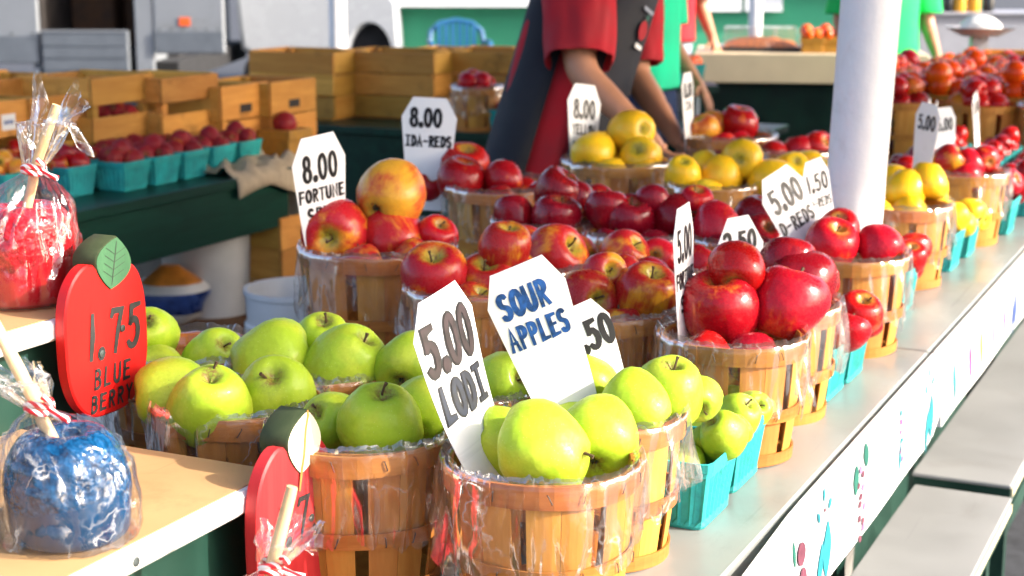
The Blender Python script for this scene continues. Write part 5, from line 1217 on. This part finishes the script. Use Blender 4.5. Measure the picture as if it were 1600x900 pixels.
for k in range(3):
    p = at(1268+k*30, 88, 8.2); pos = Vector((p.x, p.y, zc+.0006)); o = obj('fruit_till', TILL, None, pos, (0,0,R_(82)), (.42,.75,.9)); tag(o, 'small yellow till of tomatoes on the cream table', 'till', 'tills on the cream table')
    for q in range(5): fruit('tomato', pos+Vector((.02*((q % 2)*2-1), .04*((q//2)-.5), .09+.02*(q == 4))), .034, 'tomato in a yellow till on the cream table', 'tomato', 'tomatoes on the cream table', None, False)
p = at(1097, 75, 7.2); pb2 = Vector((p.x, p.y, 0))
# pint of tomatoes and dark crate in the shade behind the mixed apples
gb = thing('green_box', 'dark green box under the cream table', 'box', at(1130, 150, 7.0)); gb.location.z = 0; part_box(gb, 'wall', 'green_counter', -.16,.16,0,.4,.0,.62,.006); part_box(gb, 'lid', 'green_counter', -.17,.17,-.01,.41,.621,.65,.004)
gp = punnet((at(1075,112,6.9).x, at(1075,112,6.9).y, .9), .2, 'turquoise punnet of tomatoes behind the person in mint green', pg); 
zst = .9; st_ = thing('small_stand', 'narrow green stand under a punnet of tomatoes', 'stand', (gp.location.x, gp.location.y, 0)); part_box(st_, 'top', 'green_dark', -.12,.12,-.12,.12,.87,.899); part_box(st_, 'leg', 'green_dark', -.03,.03,-.03,.03,0,.87)
for q in range(5): fruit('tomato', gp.location+Vector((.028*math.cos(q*1.26), .028*math.sin(q*1.26), .092)), .032, 'tomato in the punnet behind the person in mint green', 'tomato', 'tomatoes in the punnet by the mint shirt', None, False)
for k, px in enumerate((1222, 1300)):
    p = at(px, 190, 5.4); t = thing('red_bin', 'dark red lug box in the shade past the mixed apples, %s' % ('by the yellow ones' if k == 0 else 'by the post'), 'box', (p.x, p.y, 0), ROT_T-1.57); zt = .86
    part_box(t, 'front_wall', 'red_cloth', -.13,.13,-.10,-.09,.50,zt-.06); part_box(t, 'back_wall', 'red_cloth', -.13,.13,.09,.10,.50,zt-.06); part_box(t, 'side_wall', 'red_cloth', -.13,-.12,-.09,.09,.50,zt-.06); part_box(t, 'side_wall', 'red_cloth', .12,.13,-.09,.09,.50,zt-.06); part_box(t, 'base', 'green_dark', -.12,.12,-.09,.09,.0,.51)
# beyond: grey counter with jars, a hanging pan scale
gc = thing('grey_counter', 'grey counter beyond the tomatoes with jars standing on it', 'counter', at(1475, 62, 11.2)); gc.location.z = 0; zc2 = at(1475, 19, 11.2).z
part_box(gc, 'front_panel', 'counter_grey', -.17,.9,0,.04,.0,zc2-.02); part_box(gc, 'counter_top', 'counter_grey', -.2,.95,-.03,.6,zc2-.019,zc2,.004)
for k, (x, mt_, r) in enumerate(((-.06,'olive',.032),(.03,'window_dark',.035),(.11,'amber',.045),(.21,'amber',.045),(.31,'window_dark',.04))):
    t = thing('jar', ('olive green','dark glass','amber honey','broad amber','tall dark')[k]+' jar standing on the grey counter', 'jar', at(1475, 62, 11.2)+Vector((x+.02, .12, 0)), 0, 'jars on the grey counter'); t.location.z = zc2+.0006
    m = MB(); m.lathe([(.001,0),(r,0),(r*1.02,.01),(r*1.02,.13),(r*.75,.155),(r*.75,.165)], 18, True); m.build('jar_body', mt_, t); m = MB(); m.lathe([(r*.8,.1655),(r*.8,.185),(.001,.186)], 18); m.build('jar_lid', 'steel', t)
p = at(1533, 42, 7.0); ps = thing('pan_scale', 'steel pan scale with a pale bag in its pan beyond the tomatoes', 'scale', (p.x, p.y, .89)); zz = p.z-.89
part_box(ps, 'base', 'counter_grey', -.09,.09,-.07,.07,.0005,.05,.01); part_box(ps, 'column', 'counter_grey', -.035,.035,.0,.05,.05,zz-.045)
m = MB(); m.lathe([(.001,zz-.045),(.08,zz-.04),(.15,zz-.005),(.158,zz),(.148,zz-.002),(.08,zz-.034),(.001,zz-.039)], 28); m.build('pan', 'counter_grey', ps)
m = MB(); m.rings([[(.09*rr*math.cos(a)*(1+.2*mnoise.noise(Vector((math.cos(a)*2,math.sin(a)*2,z*20)))), .07*rr*math.sin(a), zz-.034+z) for a in [2*math.pi*k/18 for k in range(18)]] for rr, z in ((.6,0),(1,.02),(.95,.05),(.6,.075),(.2,.085))], True, True); tag(m.build('paper_bag', 'card'), 'pale paper bag lying in the steel scale pan', 'bag'); bpy.data.objects['paper_bag'].location = (p.x, p.y, .89)
p = at(1578, 76, 6.75); crate((p.x, p.y, .8906), R_(70), .30, .24, .16, 'pale crate beyond the tomatoes beside the scale', 'crates beyond the tomatoes', 1, 91, gap=.04)
p = at(1512, 78, 6.75); crate((p.x, p.y, .8906), R_(60), .34, .26, .11, 'dark slatted crate behind the tills of tomatoes', 'crates beyond the tomatoes', 1, 92, gap=.03)
